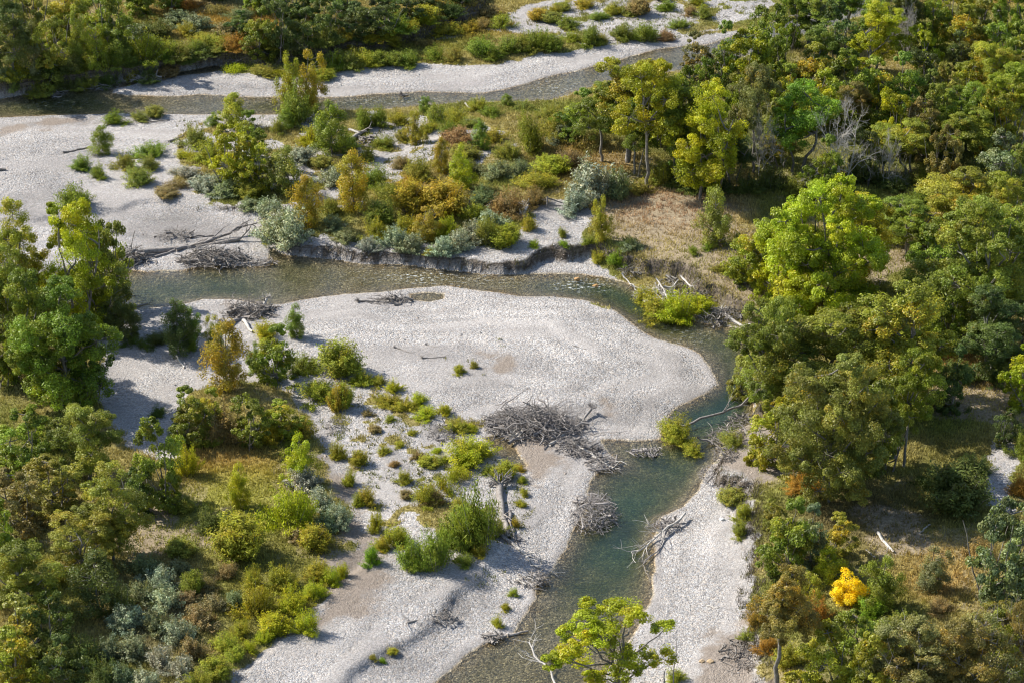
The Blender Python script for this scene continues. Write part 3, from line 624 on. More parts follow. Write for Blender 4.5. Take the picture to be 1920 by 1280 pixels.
# ------------------------------------------------------------------ plants: kind, x, base y, top y, width (in the photograph's pixels), colour
COLS = {'g': (.190, .240, .026), 'dg': (.115, .150, .032), 'yg': (.345, .370, .016), 'ol': (.245, .262, .040), 'go': (.345, .285, .028), 'or': (.36, .21, .035),
        'br': (.28, .21, .08), 'sv': (.31, .345, .215), 'gg': (.19, .225, .095), 'ye': (.92, .67, .010), 'og': (.305, .312, .028), 'bg': (.20, .29, .020)}
TREEC = {'go': (.275, .275, .022), 'or': (.28, .22, .045), 'br': (.24, .205, .06)}
CNAME = {'g': 'green', 'dg': 'deep-green', 'yg': 'yellow-green', 'ol': 'olive green', 'go': 'golden', 'or': 'rusty orange', 'br': 'brownish', 'sv': 'silvery', 'gg': 'grey-green',
         'ye': 'bright yellow', 'og': 'yellowing olive', 'bg': 'fresh green'}
PL = """
# far bank wood, upper left
C 20 150 -40 110 dg; N 62 158 57 50 gg; C 100 140 28 74 ol; N 143 130 20 46 ol; N 178 132 27 62 og; C 222 110 -30 84 g; W 130 156 112 66 dg; W 90 166 125 62 dg; W 38 172 128 60 og; W 10 180 142 50 gg
N 228 132 62 56 g; W 266 134 72 72 og; W 308 123 80 54 og; W 337 118 84 46 ol; W 290 74 34 70 dg; W 205 146 108 54 g; W 168 154 118 54 g; S 252 78 44 46 gg; S 330 48 20 60 gg; S 372 58 26 54 gg; S 420 70 42 44 br; W 345 70 42 40 og; W 240 152 128 36 dg; W 60 178 150 50 dg; W 300 130 106 44 g; W 24 188 154 64 dg; W 64 182 152 44 ol; W 96 178 144 56 dg; W 134 172 142 44 dg; W 168 168 136 52 ol; W 208 164 134 50 dg; W 244 158 130 44 ol; W 276 152 122 50 dg; W 312 145 118 44 br; W 344 138 110 46 dg; W 380 130 104 44 dg; W 416 124 100 40 ol; W 462 118 100 40 br
W 398 98 66 54 og; W 440 98 64 50 or; W 362 108 78 40 ol; C 455 74 15 54 dg; C 487 100 8 64 g; C 522 98 -10 66 dg; C 576 104 8 74 dg; W 540 104 60 66 gg; W 602 98 52 56 ol; C 618 76 -15 64 dg; W 500 104 72 46 ol; W 474 102 80 36 br
C 662 66 0 64 dg; C 704 70 3 76 dg; W 742 66 24 64 g; C 762 44 -20 64 dg; W 800 50 14 50 og; W 834 34 0 50 dg; C 720 30 -40 70 dg; C 800 14 -50 64 dg; C 860 4 -50 60 dg
C 262 24 -60 84 g; C 322 14 -60 74 g; C 398 0 -70 64 dg; C 560 40 -44 84 dg; C 640 26 -60 74 dg; C 130 66 -34 84 og; C 48 80 -44 84 ol; C 180 50 -50 70 g; C 480 20 -60 66 g; W 400 32 6 50 br; W 448 40 12 50 gg; W 350 22 -6 46 or; W 470 66 44 40 og; W 380 86 62 44 go; W 425 84 66 40 go
# grassy bar in the upper middle
N 538 214 98 52 og; N 578 212 90 58 go; W 556 234 150 72 ol; W 625 134 96 52 g; W 652 130 90 52 ol; W 682 128 92 50 og; W 707 126 96 34 g; W 741 128 98 36 g; W 766 126 92 44 g; W 818 112 82 42 g; W 855 116 84 40 ol; W 905 112 68 58 g; W 930 114 86 38 g
W 952 103 66 46 g; W 983 101 58 46 ol; W 1011 99 50 52 g; W 1038 97 64 38 g; W 1073 78 56 34 og; W 1110 90 44 46 g; W 1132 80 62 30 ol; W 1177 80 42 46 g; W 1212 82 40 48 g; W 1248 78 54 34 br; W 942 58 26 44 og; W 1010 42 16 34 go; W 1037 46 22 36 ol; W 1058 56 30 44 g
W 1056 22 0 40 ol; W 1124 40 20 34 g; W 1098 16 -6 40 go; W 1154 30 0 44 og; W 1178 32 6 36 ol; W 1202 32 -4 44 br; W 1256 22 -2 36 g; W 1276 56 34 34 g; W 828 70 44 46 go; W 856 68 42 40 go; W 884 62 38 40 go; W 904 56 34 36 br; W 842 42 26 38 og; W 924 32 10 38 br; W 796 54 30 44 og; W 770 78 52 44 go
W 686 88 66 44 go; W 720 84 58 46 og; W 640 96 70 46 go; W 662 108 84 40 go; W 744 92 70 40 og; W 790 92 72 38 br; W 596 124 100 44 ol; W 606 150 128 36 og; W 444 142 118 54 yg; W 492 146 122 44 ol; W 516 148 132 36 yg; W 1040 28 8 30 og; W 1240 4 -16 30 br; W 1310 12 -16 34 og; W 1296 30 10 28 br; W 1320 34 8 30 ol
# gravel bar left of the young willows
W 215 235 205 44 g; W 258 229 207 38 ol; W 290 224 198 34 ol; N 190 294 234 48 g; W 159 321 288 38 g; W 186 337 305 30 g; W 282 298 260 66 g; W 232 322 284 42 ol; W 275 319 288 40 ol; W 255 349 307 58 ol; W 146 392 344 54 g
W 366 276 231 56 ol; W 386 306 260 64 og; N 398 238 208 34 g; N 440 244 172 58 og; C 474 304 200 66 g; C 440 348 232 88 yg; C 474 358 250 74 og; N 505 342 276 44 dg; N 537 370 270 68 ol; N 576 430 328 62 go; S 350 338 310 54 sv; S 385 364 325 72 sv; S 425 372 334 66 gg; S 330 358 334 48 br
W 465 377 344 50 g; S 505 424 372 64 sv; S 540 470 394 84 sv; S 520 446 404 60 sv; N 537 244 202 36 g; W 517 254 222 30 ol; N 622 296 190 66 g; W 578 274 234 40 yg; S 565 306 272 54 sv; W 600 250 220 36 g; W 345 300 276 40 yg; S 470 400 374 44 gg; W 310 378 356 40 br; W 604 318 292 38 ol
# middle belt of young willows and shrubs
W 680 243 200 38 g; W 710 240 197 34 g; W 741 236 206 40 og; N 779 274 206 40 og; N 794 212 180 30 g; W 816 234 194 46 g; W 855 237 200 48 og; W 898 210 180 36 og; W 922 220 188 34 g; N 950 200 175 24 g; W 980 208 183 40 ol; W 880 240 216 40 ol; N 900 284 222 40 g; W 862 278 238 56 br
W 836 258 220 44 g; N 828 328 256 38 go; N 868 358 270 56 yg; W 993 286 208 56 g; W 1042 264 204 56 ol; S 1054 270 232 44 sv; W 781 343 290 56 ol; N 660 402 280 74 go; W 702 355 303 54 g; W 736 382 328 54 ol; W 764 404 338 62 go; W 828 405 338 76 go; N 796 455 384 60 go; W 838 452 404 46 yg
S 880 330 300 50 dg; S 936 338 304 58 gg; S 975 332 296 44 gg; S 1112 382 298 96 sv; S 1078 402 354 66 sv; S 1162 378 316 54 gg; W 955 408 348 66 br; W 1094 284 240 84 br; N 1128 462 374 44 og; W 990 434 402 34 go; W 952 466 420 50 og; W 915 462 402 46 ol; S 885 458 412 50 sv; S 860 472 430 52 sv; S 828 482 444 50 sv
S 740 468 420 56 sv; W 700 452 408 46 og; S 770 474 436 50 gg; W 712 420 376 50 ol; W 1184 470 442 38 dg; W 1003 464 449 22 bg; W 1056 468 454 20 bg; W 1053 445 426 20 g; W 1157 504 474 34 bg; W 1120 494 468 30 og; W 1100 464 446 26 g; S 1184 474 452 40 gg; W 1330 470 452 22 g; W 1298 480 460 20 g
W 870 306 272 50 ol; W 905 386 346 60 gg; W 1010 360 318 66 og; W 1040 330 290 60 og; W 960 300 262 46 ol; W 930 270 240 44 og; W 1000 390 350 50 br; W 648 280 250 40 g; W 720 280 252 44 g; W 755 318 288 36 br; W 690 300 272 34 ol; S 624 350 312 50 sv; W 640 336 300 40 og; W 620 400 366 40 ol; S 622 436 404 44 gg
W 800 250 222 36 og; W 756 268 240 34 ol; W 1084 230 196 44 og; W 1030 222 192 40 ol; W 880 420 380 60 og; S 920 430 392 50 sv; W 1060 318 276 56 br; W 760 440 398 54 og; W 806 500 484 20 og; W 1230 352 322 50 ol; W 1200 366 336 44 ol; S 650 460 430 44 gg; S 690 476 446 40 sv
W 1228 600 532 84 og; W 1278 606 540 76 yg; W 1206 566 534 44 og; W 1310 596 556 50 yg; W 1378 520 470 50 og; W 1352 512 494 26 ol
# trees at the left edge
C 150 625 372 124 yg; C 196 570 400 70 ol; C 198 600 420 80 ol; C 36 610 374 76 og; C 34 700 450 120 g; C 76 756 500 130 g; C 118 768 512 170 g; C 20 720 520 90 g; N 205 636 532 78 dg; N 245 640 570 44 dg; C 160 742 590 100 dg; W 22 640 590 50 gg; W 140 776 720 60 g
N 338 668 560 62 dg; N 355 660 580 46 g; W 300 648 620 50 dg; W 255 660 630 60 dg; N 424 738 596 82 go; N 406 660 590 44 og; C 520 716 598 92 g; N 556 636 568 44 g; W 492 640 600 50 yg; W 560 700 660 60 g; W 630 708 636 70 og; W 660 700 664 44 og; W 584 754 704 78 og; W 637 774 716 42 go; N 480 700 640 44 g
C 350 832 720 82 g; C 400 812 718 66 og; W 415 834 752 76 br; C 470 834 736 78 g; C 532 824 740 80 og; W 503 834 782 50 go; W 295 782 757 32 dg; C 300 950 780 92 g; W 446 824 786 50 og; W 555 826 780 50 go; W 380 836 790 50 g; W 330 842 800 40 dg
# lower left wood
C 166 900 750 124 ol; C 46 885 754 116 g; C 100 840 770 70 ol; C 30 995 866 116 br; C 100 960 850 110 ol; C 216 1044 858 134 ol; C 156 1070 944 136 ol; N 184 1162 1026 94 dg; C 46 1155 1000 144 g; C 28 1245 1108 124 ol; C 40 1320 1165 110 og; C 124 1320 1180 100 dg; C 100 1230 1100 90 dg; W 150 1260 1190 80 dg; W 190 1290 1230 70 dg
C 0 1080 930 90 g; C 264 960 870 60 dg; W 96 1100 1050 60 og; W 230 1160 1100 60 dg
N 562 906 810 66 yg; N 450 956 866 54 yg; W 352 897 828 48 yg; W 543 1004 903 106 yg; W 450 1046 958 98 og; W 584 1036 984 56 go; W 525 1104 1052 72 og; W 476 1106 1056 40 og; W 482 1164 1088 80 og; W 546 1150 1096 70 yg; W 390 1000 948 66 dg; W 365 1118 1068 42 g; W 600 1090 1046 60 og
W 574 1190 1140 50 yg; W 510 1196 1150 56 yg; W 420 1000 960 50 g; W 350 960 930 40 ol; W 330 1046 1008 60 ol; W 426 1086 1050 46 br; W 590 1126 1086 46 yg; W 620 1100 1060 40 yg; W 642 1084 1050 30 yg
S 566 922 876 66 sv; S 602 960 912 56 sv; S 632 990 944 50 sv; S 606 1000 960 50 gg; S 550 1018 990 40 br; S 268 1084 1034 66 gg; S 300 1110 1060 60 sv; S 262 1136 1086 66 gg; S 312 1150 1098 66 sv; S 240 1184 1130 66 sv; S 292 1194 1140 60 gg; S 334 1210 1156 60 sv; S 250 1240 1190 66 gg; S 300 1260 1206 64 sv; S 340 1276 1224 60 sv; S 204 1240 1190 60 gg
S 372 1180 1134 56 br; S 400 1150 1110 56 br; S 360 1240 1190 50 br; S 224 1290 1240 60 gg; S 276 1300 1250 60 sv; W 420 1230 1186 60 og; W 400 1274 1230 60 og; W 454 1196 1160 44 og; W 444 1240 1210 36 og; W 390 1110 1074 50 br; W 376 1306 1250 60 ol; S 330 1080 1046 50 gg; S 350 1136 1104 44 br; S 440 1140 1106 40 gg; W 466 1226 1200 30 yg; W 496 1210 1180 34 yg
# gravel flat in the lower middle
W 671 722 688 46 og; W 710 724 700 34 og; W 737 736 708 34 yg; W 728 760 732 48 og; W 757 770 740 50 og; W 783 758 734 34 yg; W 644 766 716 44 og; W 802 786 760 44 yg; W 832 780 754 30 yg; W 855 810 780 44 og; W 880 808 790 30 yg; W 866 876 818 92 yg; W 900 860 830 44 og; W 852 920 876 80 og; W 950 898 862 42 og; W 790 950 902 54 og
W 812 946 910 40 br; W 758 906 876 32 og; W 673 872 842 30 og; W 657 910 876 30 og; W 685 950 908 38 go; W 800 876 852 40 og; W 780 860 842 26 br; W 902 1034 902 84 g; W 874 1000 950 64 g; W 926 1010 960 44 ol; W 818 1074 986 70 g; W 766 1072 1008 60 g; W 742 1030 980 56 og; W 846 1030 978 46 ol; W 872 1062 1034 36 g; W 899 1044 1016 30 og
W 698 1062 1018 34 bg; W 706 1004 956 34 og; W 668 950 920 24 og; W 724 1034 1000 34 go; W 628 862 824 30 og; W 972 884 868 22 go; W 977 908 890 20 og; W 981 930 912 20 go; W 980 952 934 20 og; W 716 852 836 22 og; W 740 876 860 20 br; W 830 868 850 24 og; W 750 838 824 20 og; W 700 812 796 22 br; W 772 816 802 20 og; W 730 790 776 20 og; W 820 850 836 20 yg; W 862 702 680 26 og; W 888 690 672 18 ol
W 690 780 764 24 br; W 914 890 870 30 og; W 760 934 916 24 br; W 860 960 932 34 og; W 949 1146 1128 20 og; W 934 1176 1150 22 og; W 962 1118 1100 18 og; W 700 1240 1226 18 ol; W 716 1244 1232 14 bg; W 734 1230 1216 20 og; W 744 752 738 18 br; W 644 740 720 20 g; W 966 990 968 18 go
# upper right wood
C 1432 104 4 84 g; C 1300 128 58 74 br; C 1350 140 38 64 g; C 1400 142 56 84 yg; C 1456 136 62 64 g; T 1516 86 -20 94 g; C 1560 98 0 80 dg; T 1534 146 48 60 g; C 1646 110 0 98 yg; C 1520 150 76 90 go; T 1696 98 -40 66 dg; C 1732 116 46 64 yg; C 1816 84 0 84 go; C 1866 84 10 64 g; C 1906 134 40 84 g
C 1800 118 56 50 dg; C 1727 146 84 64 dg; C 1852 154 74 104 og; C 1818 178 110 74 go; T 1906 268 114 92 og; C 1592 186 90 88 g; C 1640 196 104 92 og; C 1688 194 96 88 g; C 1534 196 120 84 yg; C 1480 196 114 74 og; T 1412 326 114 90 br; T 1500 326 150 112 bg; C 1322 330 146 134 yg; C 1290 250 130 80 g
T 1458 316 234 64 go; T 1600 246 146 60 br; D 1578 356 172 128 br; D 1424 336 186 70 br; D 1660 356 232 66 br; D 1698 120 -10 50 br; D 1350 340 220 50 br; C 1674 246 160 64 yg; C 1722 250 176 70 br; T 1702 330 214 94 og; T 1652 322 228 74 og; T 1794 316 198 94 g; C 1812 236 150 104 g; C 1862 250 164 84 go; C 1872 316 244 94 gg; C 1908 330 262 60 ol; C 1752 240 150 74 g; C 1770 320 240 60 br; C 1620 300 230 60 dg
C 1740 200 130 60 ol; T 1590 60 -30 70 g; C 1640 50 -40 70 g; C 1750 60 -40 70 g; C 1790 40 -50 70 go; C 1700 60 -30 60 ol; C 1480 60 -20 60 g; C 1840 30 -50 70 ol; C 1900 60 -40 70 g; C 1540 330 250 60 g; C 1444 250 180 60 ol; C 1376 240 150 70 g; C 1446 190 120 60 g; C 1770 180 120 60 ol; C 1870 210 150 60 og
T 1128 304 146 108 g; T 1176 304 106 116 og; T 1214 354 108 134 yg; T 1264 344 150 110 g; C 1086 262 160 84 g; C 1240 270 130 90 yg; C 1300 350 230 80 g; T 1190 330 180 70 g; T 1370 350 230 70 dg; W 1240 352 300 60 g; W 1290 360 316 60 dg; W 1330 370 320 70 dg; W 1400 366 320 60 dg; W 1450 360 316 60 dg; W 1500 366 326 60 g
W 1560 350 310 60 dg; W 1620 350 300 70 dg; W 1680 360 310 70 dg; W 1740 350 300 60 g; W 1600 400 350 70 g; W 1660 420 370 60 dg; W 1840 340 290 70 dg; W 1890 370 320 60 ol; W 1720 390 350 60 g
# middle right wood
C 1535 592 316 222 yg; W 1490 604 506 84 yg; C 1410 530 400 100 og; N 1342 468 350 80 ol; C 1450 560 420 90 yg; C 1600 540 360 110 yg; C 1700 474 364 114 g; C 1660 450 372 70 g; C 1790 454 306 154 og; C 1832 624 350 250 g; C 1920 560 376 150 g; C 1740 540 420 90 g; T 1880 470 320 90 og; W 1860 410 330 90 ol
C 1690 766 504 205 og; C 1440 770 548 154 g; C 1560 776 566 210 g; C 1400 740 620 70 ol; C 1620 740 580 130 ol; C 1560 940 640 232 ol; C 1490 880 700 110 og; C 1640 880 690 110 ol; T 1694 876 640 104 g; C 1440 870 740 84 og; C 1786 770 640 70 dg; C 1916 770 630 70 yg; C 1852 706 530 154 dg; C 1760 660 540 100 g; C 1910 680 560 80 dg
W 1460 600 560 60 ol; W 1580 610 560 60 g; W 1640 640 580 80 dg; W 1800 720 670 80 dg; W 1870 720 670 60 dg
W 1790 956 866 112 dg; W 1750 920 890 60 dg; W 1830 900 850 60 dg; C 1480 1076 920 112 g; C 1446 990 930 50 ol; C 1520 1060 930 80 gg; C 1564 1040 954 80 og; W 1500 924 880 60 or; W 1370 950 915 44 ol; W 1395 980 940 40 og; N 1552 1094 1022 66 yg; N 1590 1138 1064 80 ye; N 1660 1148 1040 84 g; W 1636 1156 1108 64 bg; N 1746 1114 1022 64 gg
T 1456 1292 1060 100 or; N 1518 1164 1074 60 og; W 1530 1180 1112 50 or; C 1604 1240 1136 100 g; C 1536 1300 1164 114 og; N 1616 1268 1198 44 yg; C 1880 1140 944 120 gg; C 1930 1100 960 90 gg; B 1720 1330 1130 170 br; B 1820 1340 1120 180 br; B 1650 1340 1190 100 og; B 1912 1300 1108 90 br; C 1700 1345 1150 150 br; C 1800 1345 1145 150 br; C 1880 1290 1150 110 ol; C 1640 1345 1180 110 og; B 1880 1200 1110 100 ol; W 1480 1250 1200 60 og
W 1700 1180 1140 60 ol; W 1760 1150 1120 50 br; W 1580 1340 1270 80 ol; W 1440 1230 1190 44 or; W 1410 1180 1140 36 or; W 1700 1240 1190 60 og; W 1880 1010 960 60 dg; W 1915 930 880 50 or; W 1920 860 800 50 g; C 1890 840 760 50 dg; W 1840 1060 1010 60 br
O 1154 1318 1122 220 yg; W 1262 1280 1250 36 og; W 1390 1010 970 36 ol; W 1400 1200 1176 30 ol
"""
PROTO = {
 'C': [proto_cottonwood(s, lobes=l, trunks=t, low=lo, W0=w) for s, l, t, lo, w in ((1, 14, 1, .26, 10), (2, 12, 2, .30, 11), (3, 15, 1, .22, 10), (4, 13, 2, .24, 10), (6, 16, 2, .18, 11))],
 'BIG': [proto_cottonwood(s, lobes=30, per=17, trunks=t, low=.2, W0=15.5, H0=17, lv=240, leaf=.108, lobe_r=(1.6, 2.7)) for s, t in ((7, 2), (8, 3), (9, 2))],
 'SM': [proto_cottonwood(s, lobes=11, per=11, trunks=t, low=.12, W0=5.5, H0=6.5, fork=.12, lv=150, leaf=.095, lobe_r=(.85, 1.5)) for s, t in ((14, 2), (15, 1), (16, 3))],
 'T': [proto_cottonwood(s, lobes=10, trunks=t, low=.54, W0=9, fork=.46, lobe_r=(1.4, 2.3)) for s, t in ((11, 1), (12, 2), (13, 1))],
 'N': [proto_column(s) for s in (21, 22, 23, 24)],
 'W': [proto_willow(s, H0=h, W0=w) for s, h, w in ((31, 3, 4), (32, 3.2, 3.6), (33, 2.6, 4), (34, 3, 3.4), (35, 3, 4), (36, 2.8, 4))],
 'S': [proto_willow(s, H0=2.6, W0=4, stems=90, lv=80, leaf=.085, mat=M_SILVER, asp=.5, up=.5) for s in (41, 42, 43)],
 'PA': [proto_patch(s) for s in (81, 82, 83, 84)], 'PS': [proto_patch(s, H0=1.3, mat=M_SILVER, tufts=44) for s in (85, 86)],
 'D': [proto_bare(51), proto_bare(53)],
 'B': [proto_cottonwood(s, lobes=12, trunks=3, low=.2, W0=12, H0=11, lv=120, fork=.12, bare=.28, leaf=.11, lobe_r=(1.3, 2.2)) for s in (61, 62)],
 'O': [proto_cottonwood(72, H0=15, W0=15, lobes=19, per=14, lv=150, trunks=2, low=.36, fork=.12, lobe_r=(1.1, 1.9), leaf=.11)],
}
for _ps in PROTO.values():
    for _p in _ps:
        _m = _p['cr'] or _p['tr']; _v = np.zeros(len(_m.vertices) * 3, np.float32); _m.vertices.foreach_get("co", _v); _v = _v.reshape(-1, 3)
        _p['H'] = float(np.percentile(_v[:, 2], 99.3)); _p['W'] = float(np.percentile(_v[:, 0], 98.5) - np.percentile(_v[:, 0], 1.5) + np.percentile(_v[:, 1], 98.5) - np.percentile(_v[:, 1], 1.5)) / 2
KIND = {'C': ('cottonwood_tree', 'cottonwood tree', 'tree'), 'T': ('tall_cottonwood', 'long-trunked cottonwood', 'tree'), 'N': ('young_cottonwood', 'young cottonwood', 'tree'),
        'W': ('willow_bush', 'willow bush', 'bush'), 'S': ('wolf_willow', 'low shrub', 'shrub'), 'D': ('dead_tree', 'bare dead tree with white branches', 'tree'),
        'B': ('thinning_tree', 'thinning tree with pale limbs', 'tree'), 'O': ('open_cottonwood', 'open-crowned cottonwood with forked trunks', 'tree')}
ANCH = [(70, 90, "in the far corner wood above the stream"), (210, 100, "above the shaded far stream bank"), (330, 90, "by the notch in the far bank"), (400, 30, "on the rusty slope beyond the stream"), (530, 70, "in the dark wood beyond the stream"),
 (690, 40, "at the dark bend beyond the grassy bar"), (480, 135, "on the tip of the upper bar"), (555, 190, "at the twin golden trees"), (690, 105, "on the upper bar's grassy near end"), (850, 95, "along the middle of the upper bar"),
 (1000, 75, "on the widest stretch of upper bar"), (830, 48, "on the ochre far rim of the upper bar"), (1060, 25, "on the topmost gravel patches"), (1200, 45, "at the upper bar's far gravel end"), (1300, 20, "on the gravel near the upper wood"),
 (250, 215, "beside the upper stream's pale shore"), (180, 300, "on the open gravel left of the logs"), (270, 320, "on the white gravel slope"), (150, 380, "above the left gravel hollow"), (400, 260, "at the edge of the white gravel slope"), (450, 330, "in the clump of tall young trees"),
 (530, 430, "on the eroded point above the log jam"), (590, 280, "between the young clump and the log heap"), (700, 225, "between the log heap and upper stream"), (830, 215, "along the upper stream's near shore"), (960, 200, "near the shallow riffle"), (860, 300, "in the middle thicket"),
 (700, 380, "in the golden thicket above the bend"), (820, 440, "on the crumbling bank's leafy rim"), (950, 440, "beside the hollow in the bank"), (1010, 340, "in the rough grass beside the broken fence"), (1100, 400, "on the terrace right of the fence"), (1150, 480, "on the dark cutbank rim"), (1260, 590, "hanging over the outer river bend"), (1350, 490, "on the dry pinkish meadow"),
 (60, 460, "at the left edge above the river"), (170, 540, "leaning toward the left river reach"), (90, 680, "in the big leaning pair at left"), (300, 640, "on the shaded shore below the left reach"), (420, 680, "between the shade patch and root heap"), (540, 660, "at the gravel bar's leafy corner"), (620, 730, "on the bar's left slope"), (420, 790, "in the grove beside the dry channel"), (300, 860, "below the tree-shadowed gravel"),
 (60, 850, "at the left edge below the shadows"), (200, 980, "in the dense left thicket"), (60, 1080, "in the dark lower left wood"), (100, 1250, "in the bottom left corner wood"), (460, 940, "in the golden meadow"), (570, 910, "on the meadow's silvery rim"), (420, 1050, "around the meadow's shaded hollow"), (580, 1070, "along the dry sandy channel"), (500, 1160, "above the lower gravel sweep"),
 (280, 1090, "on the silver brush slope"), (270, 1210, "in the silver brush near the bottom"), (400, 1220, "on the straw slope beside the gravel"), (720, 740, "along the cobble bar's weedy fringe"), (830, 790, "near the grey brush mound"), (700, 870, "on the weedy gravel flat"), (860, 890, "beside the small backwater pool"), (900, 1000, "beside the long stranded log"), (780, 1030, "on the lip above the lower bar"), (950, 1150, "at the lower water's edge"),
 (1130, 220, "in the first grove above the terrace"), (1250, 250, "in the grove behind the terrace"), (1350, 110, "where the wood meets the upper channel"), (1480, 80, "in the top wood beside the channel"), (1620, 60, "under the top edge of the wood"), (1780, 60, "in the top right wood"), (1880, 130, "at the top right clearing"), (1330, 320, "in the grove's shaded foot"),
 (1440, 240, "left of the bare white tree"), (1580, 230, "around the bare white tree"), (1700, 220, "right of the bare white tree"), (1840, 220, "in the upper right slope wood"), (1500, 350, "in the dark understorey strip"), (1680, 380, "in the gap behind the big round trees"), (1850, 370, "on the right behind the big trees"), (1500, 480, "among the bright round crowns"), (1820, 500, "in the great dark right hand grove"),
 (1420, 680, "on the outer bank of the bend"), (1600, 660, "in the central right wood"), (1800, 740, "beside the sunny right clearing"), (1560, 850, "in front of the shaded clearing"), (1820, 900, "beside the shaded side channel"), (1470, 1010, "beside the right lower bar"), (1600, 1090, "around the bright yellow sapling"), (1740, 1150, "on the rusty lower slope"), (1540, 1230, "at the bottom right wood edge"), (1800, 1270, "in the thinning bottom corner grove"), (1150, 1250, "on the near shore in the foreground"), (1890, 1040, "at the pale lower right edge")]
plants = []
for line in PL.strip().splitlines():
    if line.startswith('#'): continue
    for e in line.split(';'):
        f = e.split()
        if len(f) == 6: plants.append((f[0], float(f[1]), float(f[2]), float(f[3]), float(f[4]), f[5]))
PARTN = {'C': ('trunk', 'crown'), 'T': ('trunk', 'crown'), 'N': ('trunk', 'crown'), 'W': ('stems', 'foliage'), 'S': ('stems', 'foliage'), 'D': ('trunk', None), 'B': ('trunk', 'crown'), 'O': ('trunk', 'crown')}
prng = random.Random(12)
recs = []
for i, (k, px, yb, yt, w, c) in enumerate(plants):
    if k == 'C' and px > 1280 and yb < 345: yb += 46 if yb > 150 else 34
    if k == 'T': w *= 1.1
    x, y, z = at(px, yb)
    dist = math.sqrt(x * x + y * y + (CH - z) ** 2); s = FPX / dist; cph = math.hypot(x, y) / dist; sph = (CH - z) / dist
    wm = w / s * {'W': .97, 'S': .97, 'N': .86, 'C': .88, 'T': .92, 'O': .84, 'B': .92, 'D': .8}[k] * (.9 if k == 'W' and px < 660 and yb > 880 else 1)
    hm = max(.35, ((yb - yt) / s - wm * .5 * sph * (.55 if k in 'CTO' else .85)) / cph * .98)
    if k == 'C': wm = max(wm, hm * .46)
    if k in 'WS': hm = max(hm, wm * .26)
    if k in 'WSN': y += wm * .28      # the lowest visible edge is the near rim of the foliage, not the root
    z = float(H(np.array([x]), np.array([y]))[0])
    ps = PROTO['BIG' if k == 'C' and wm > 11.5 else 'SM' if k == 'C' and wm < 6.2 else 'PA' if k == 'W' and hm < wm * .42 else 'PS' if k == 'S' and hm < wm * .4 and i % 2 else k]; p = ps[prng.randrange(len(ps))]
    nm, word, cat = KIND[k]
    if k == 'W' and p in PROTO['PA']: nm, word, cat = 'low_willow_patch', 'low willow patch', 'shrub'
    part_t, part_c = PARTN[k]; yaw = prng.uniform(0, 6.283)
    if k == 'O': yaw = 0.6
    if k == 'W' and c == 'yg': col0 = (.268, .285, .022)
    else: col0 = None
    col = np.array(col0 or TREEC.get(c, COLS[c]) if k in 'CTB' else COLS[c]) * np.array([prng.uniform(.9, 1.12), prng.uniform(.92, 1.08), prng.uniform(.85, 1.15)])
    ya = {'C': .05, 'T': .05, 'N': .08, 'W': .04, 'S': .0, 'B': .1, 'O': .12, 'D': 0}[k] + {'go': .22, 'og': .08, 'yg': -.04, 'or': .1, 'br': .05}.get(c, 0) + prng.uniform(0, .06)
    if c == 'dg' or c == 'g': ya *= .5
    if c == 'ye': ya = 0
    small = w < 26 or p in PROTO['PA']
    if small:
        o = link(nm, p['cr']); 
        o.color = (*col, ya); root = o
    else:
        root = bpy.data.objects.new(nm, None); COL.objects.link(root); root.empty_display_size = .3
        link(part_t, p['tr'], root)
        if p['cr'] is not None:
            o = link(part_c, p['cr'], root); o.color = (*col, ya)
    root.location = (x, y, z - .05); root.rotation_euler = (prng.gauss(0, .03), prng.gauss(0, .03), yaw)
    sx = wm / p['W']; root.scale = (sx * prng.uniform(.95, 1.08), sx * prng.uniform(.95, 1.08), hm / p['H'])
    root["category"] = cat
    an = min(ANCH, key=lambda a: (a[0] - px) ** 2 + (a[1] - (yb + yt) / 2) ** 2)[2]
    recs.append([root, k, c, an, px, yb, w * (yb - yt), hm, word])
ORD = ["", "first", "second", "third", "fourth", "fifth", "sixth", "seventh", "eighth", "ninth", "tenth", "eleventh", "twelfth"]
def pl_(w):
    a, s, b = w.partition(' with '); return (a + ('es' if a.endswith('sh') else 's')) + s + b
byk = {}
for r in recs: byk.setdefault((r[8], r[2], r[3]), []).append(r)
for (wd, c, an), L in byk.items():
    k = L[0][1]
    cn = CNAME[c]; word = L[0][8]
    if k == 'D': cn, word = 'pale', 'leafless dead tree'
    if k == 'O': L[0][0]["label"] = "open-crowned yellow green cottonwood with forked trunks on the near shore"; continue
    if len(L) == 1: L[0][0]["label"] = f"{cn} {word} {an}"
    elif len(L) == 2:
        L.sort(key=lambda r: r[6]); L[0][0]["label"] = f"smaller of two {cn} {pl_(word)} {an}"; L[1][0]["label"] = f"larger of two {cn} {pl_(word)} {an}"
    else:
        L.sort(key=lambda r: r[6]); L[-1][0]["label"] = f"largest of the {cn} {pl_(word)} {an}"; L[0][0]["label"] = f"smallest of the {cn} {pl_(word)} {an}"
        rest = sorted(L[1:-1], key=lambda r: r[4])
        if len(rest) == 1: rest[0][0]["label"] = f"middle-sized one of three {cn} {pl_(word)} {an}"
        else:
            LL = sorted(L, key=lambda r: r[4])
            for r in rest: r[0]["label"] = f"{ORD[LL.index(r) + 1]} from left of {cn} {pl_(word)} {an}"
for r in recs:
    if len(r[0]['label'].split()) > 16: r[0]['label'] = r[0]['label'].replace(' the ', ' ')
GRP = {'C': 'cottonwood trees of the floodplain', 'T': 'tall cottonwoods of the right wood', 'N': 'young cottonwoods on the bars', 'W': 'willow bushes on bars and banks', 'S': 'silvery shrubs on the banks', 'B': 'thinning trees in the bottom corner'}
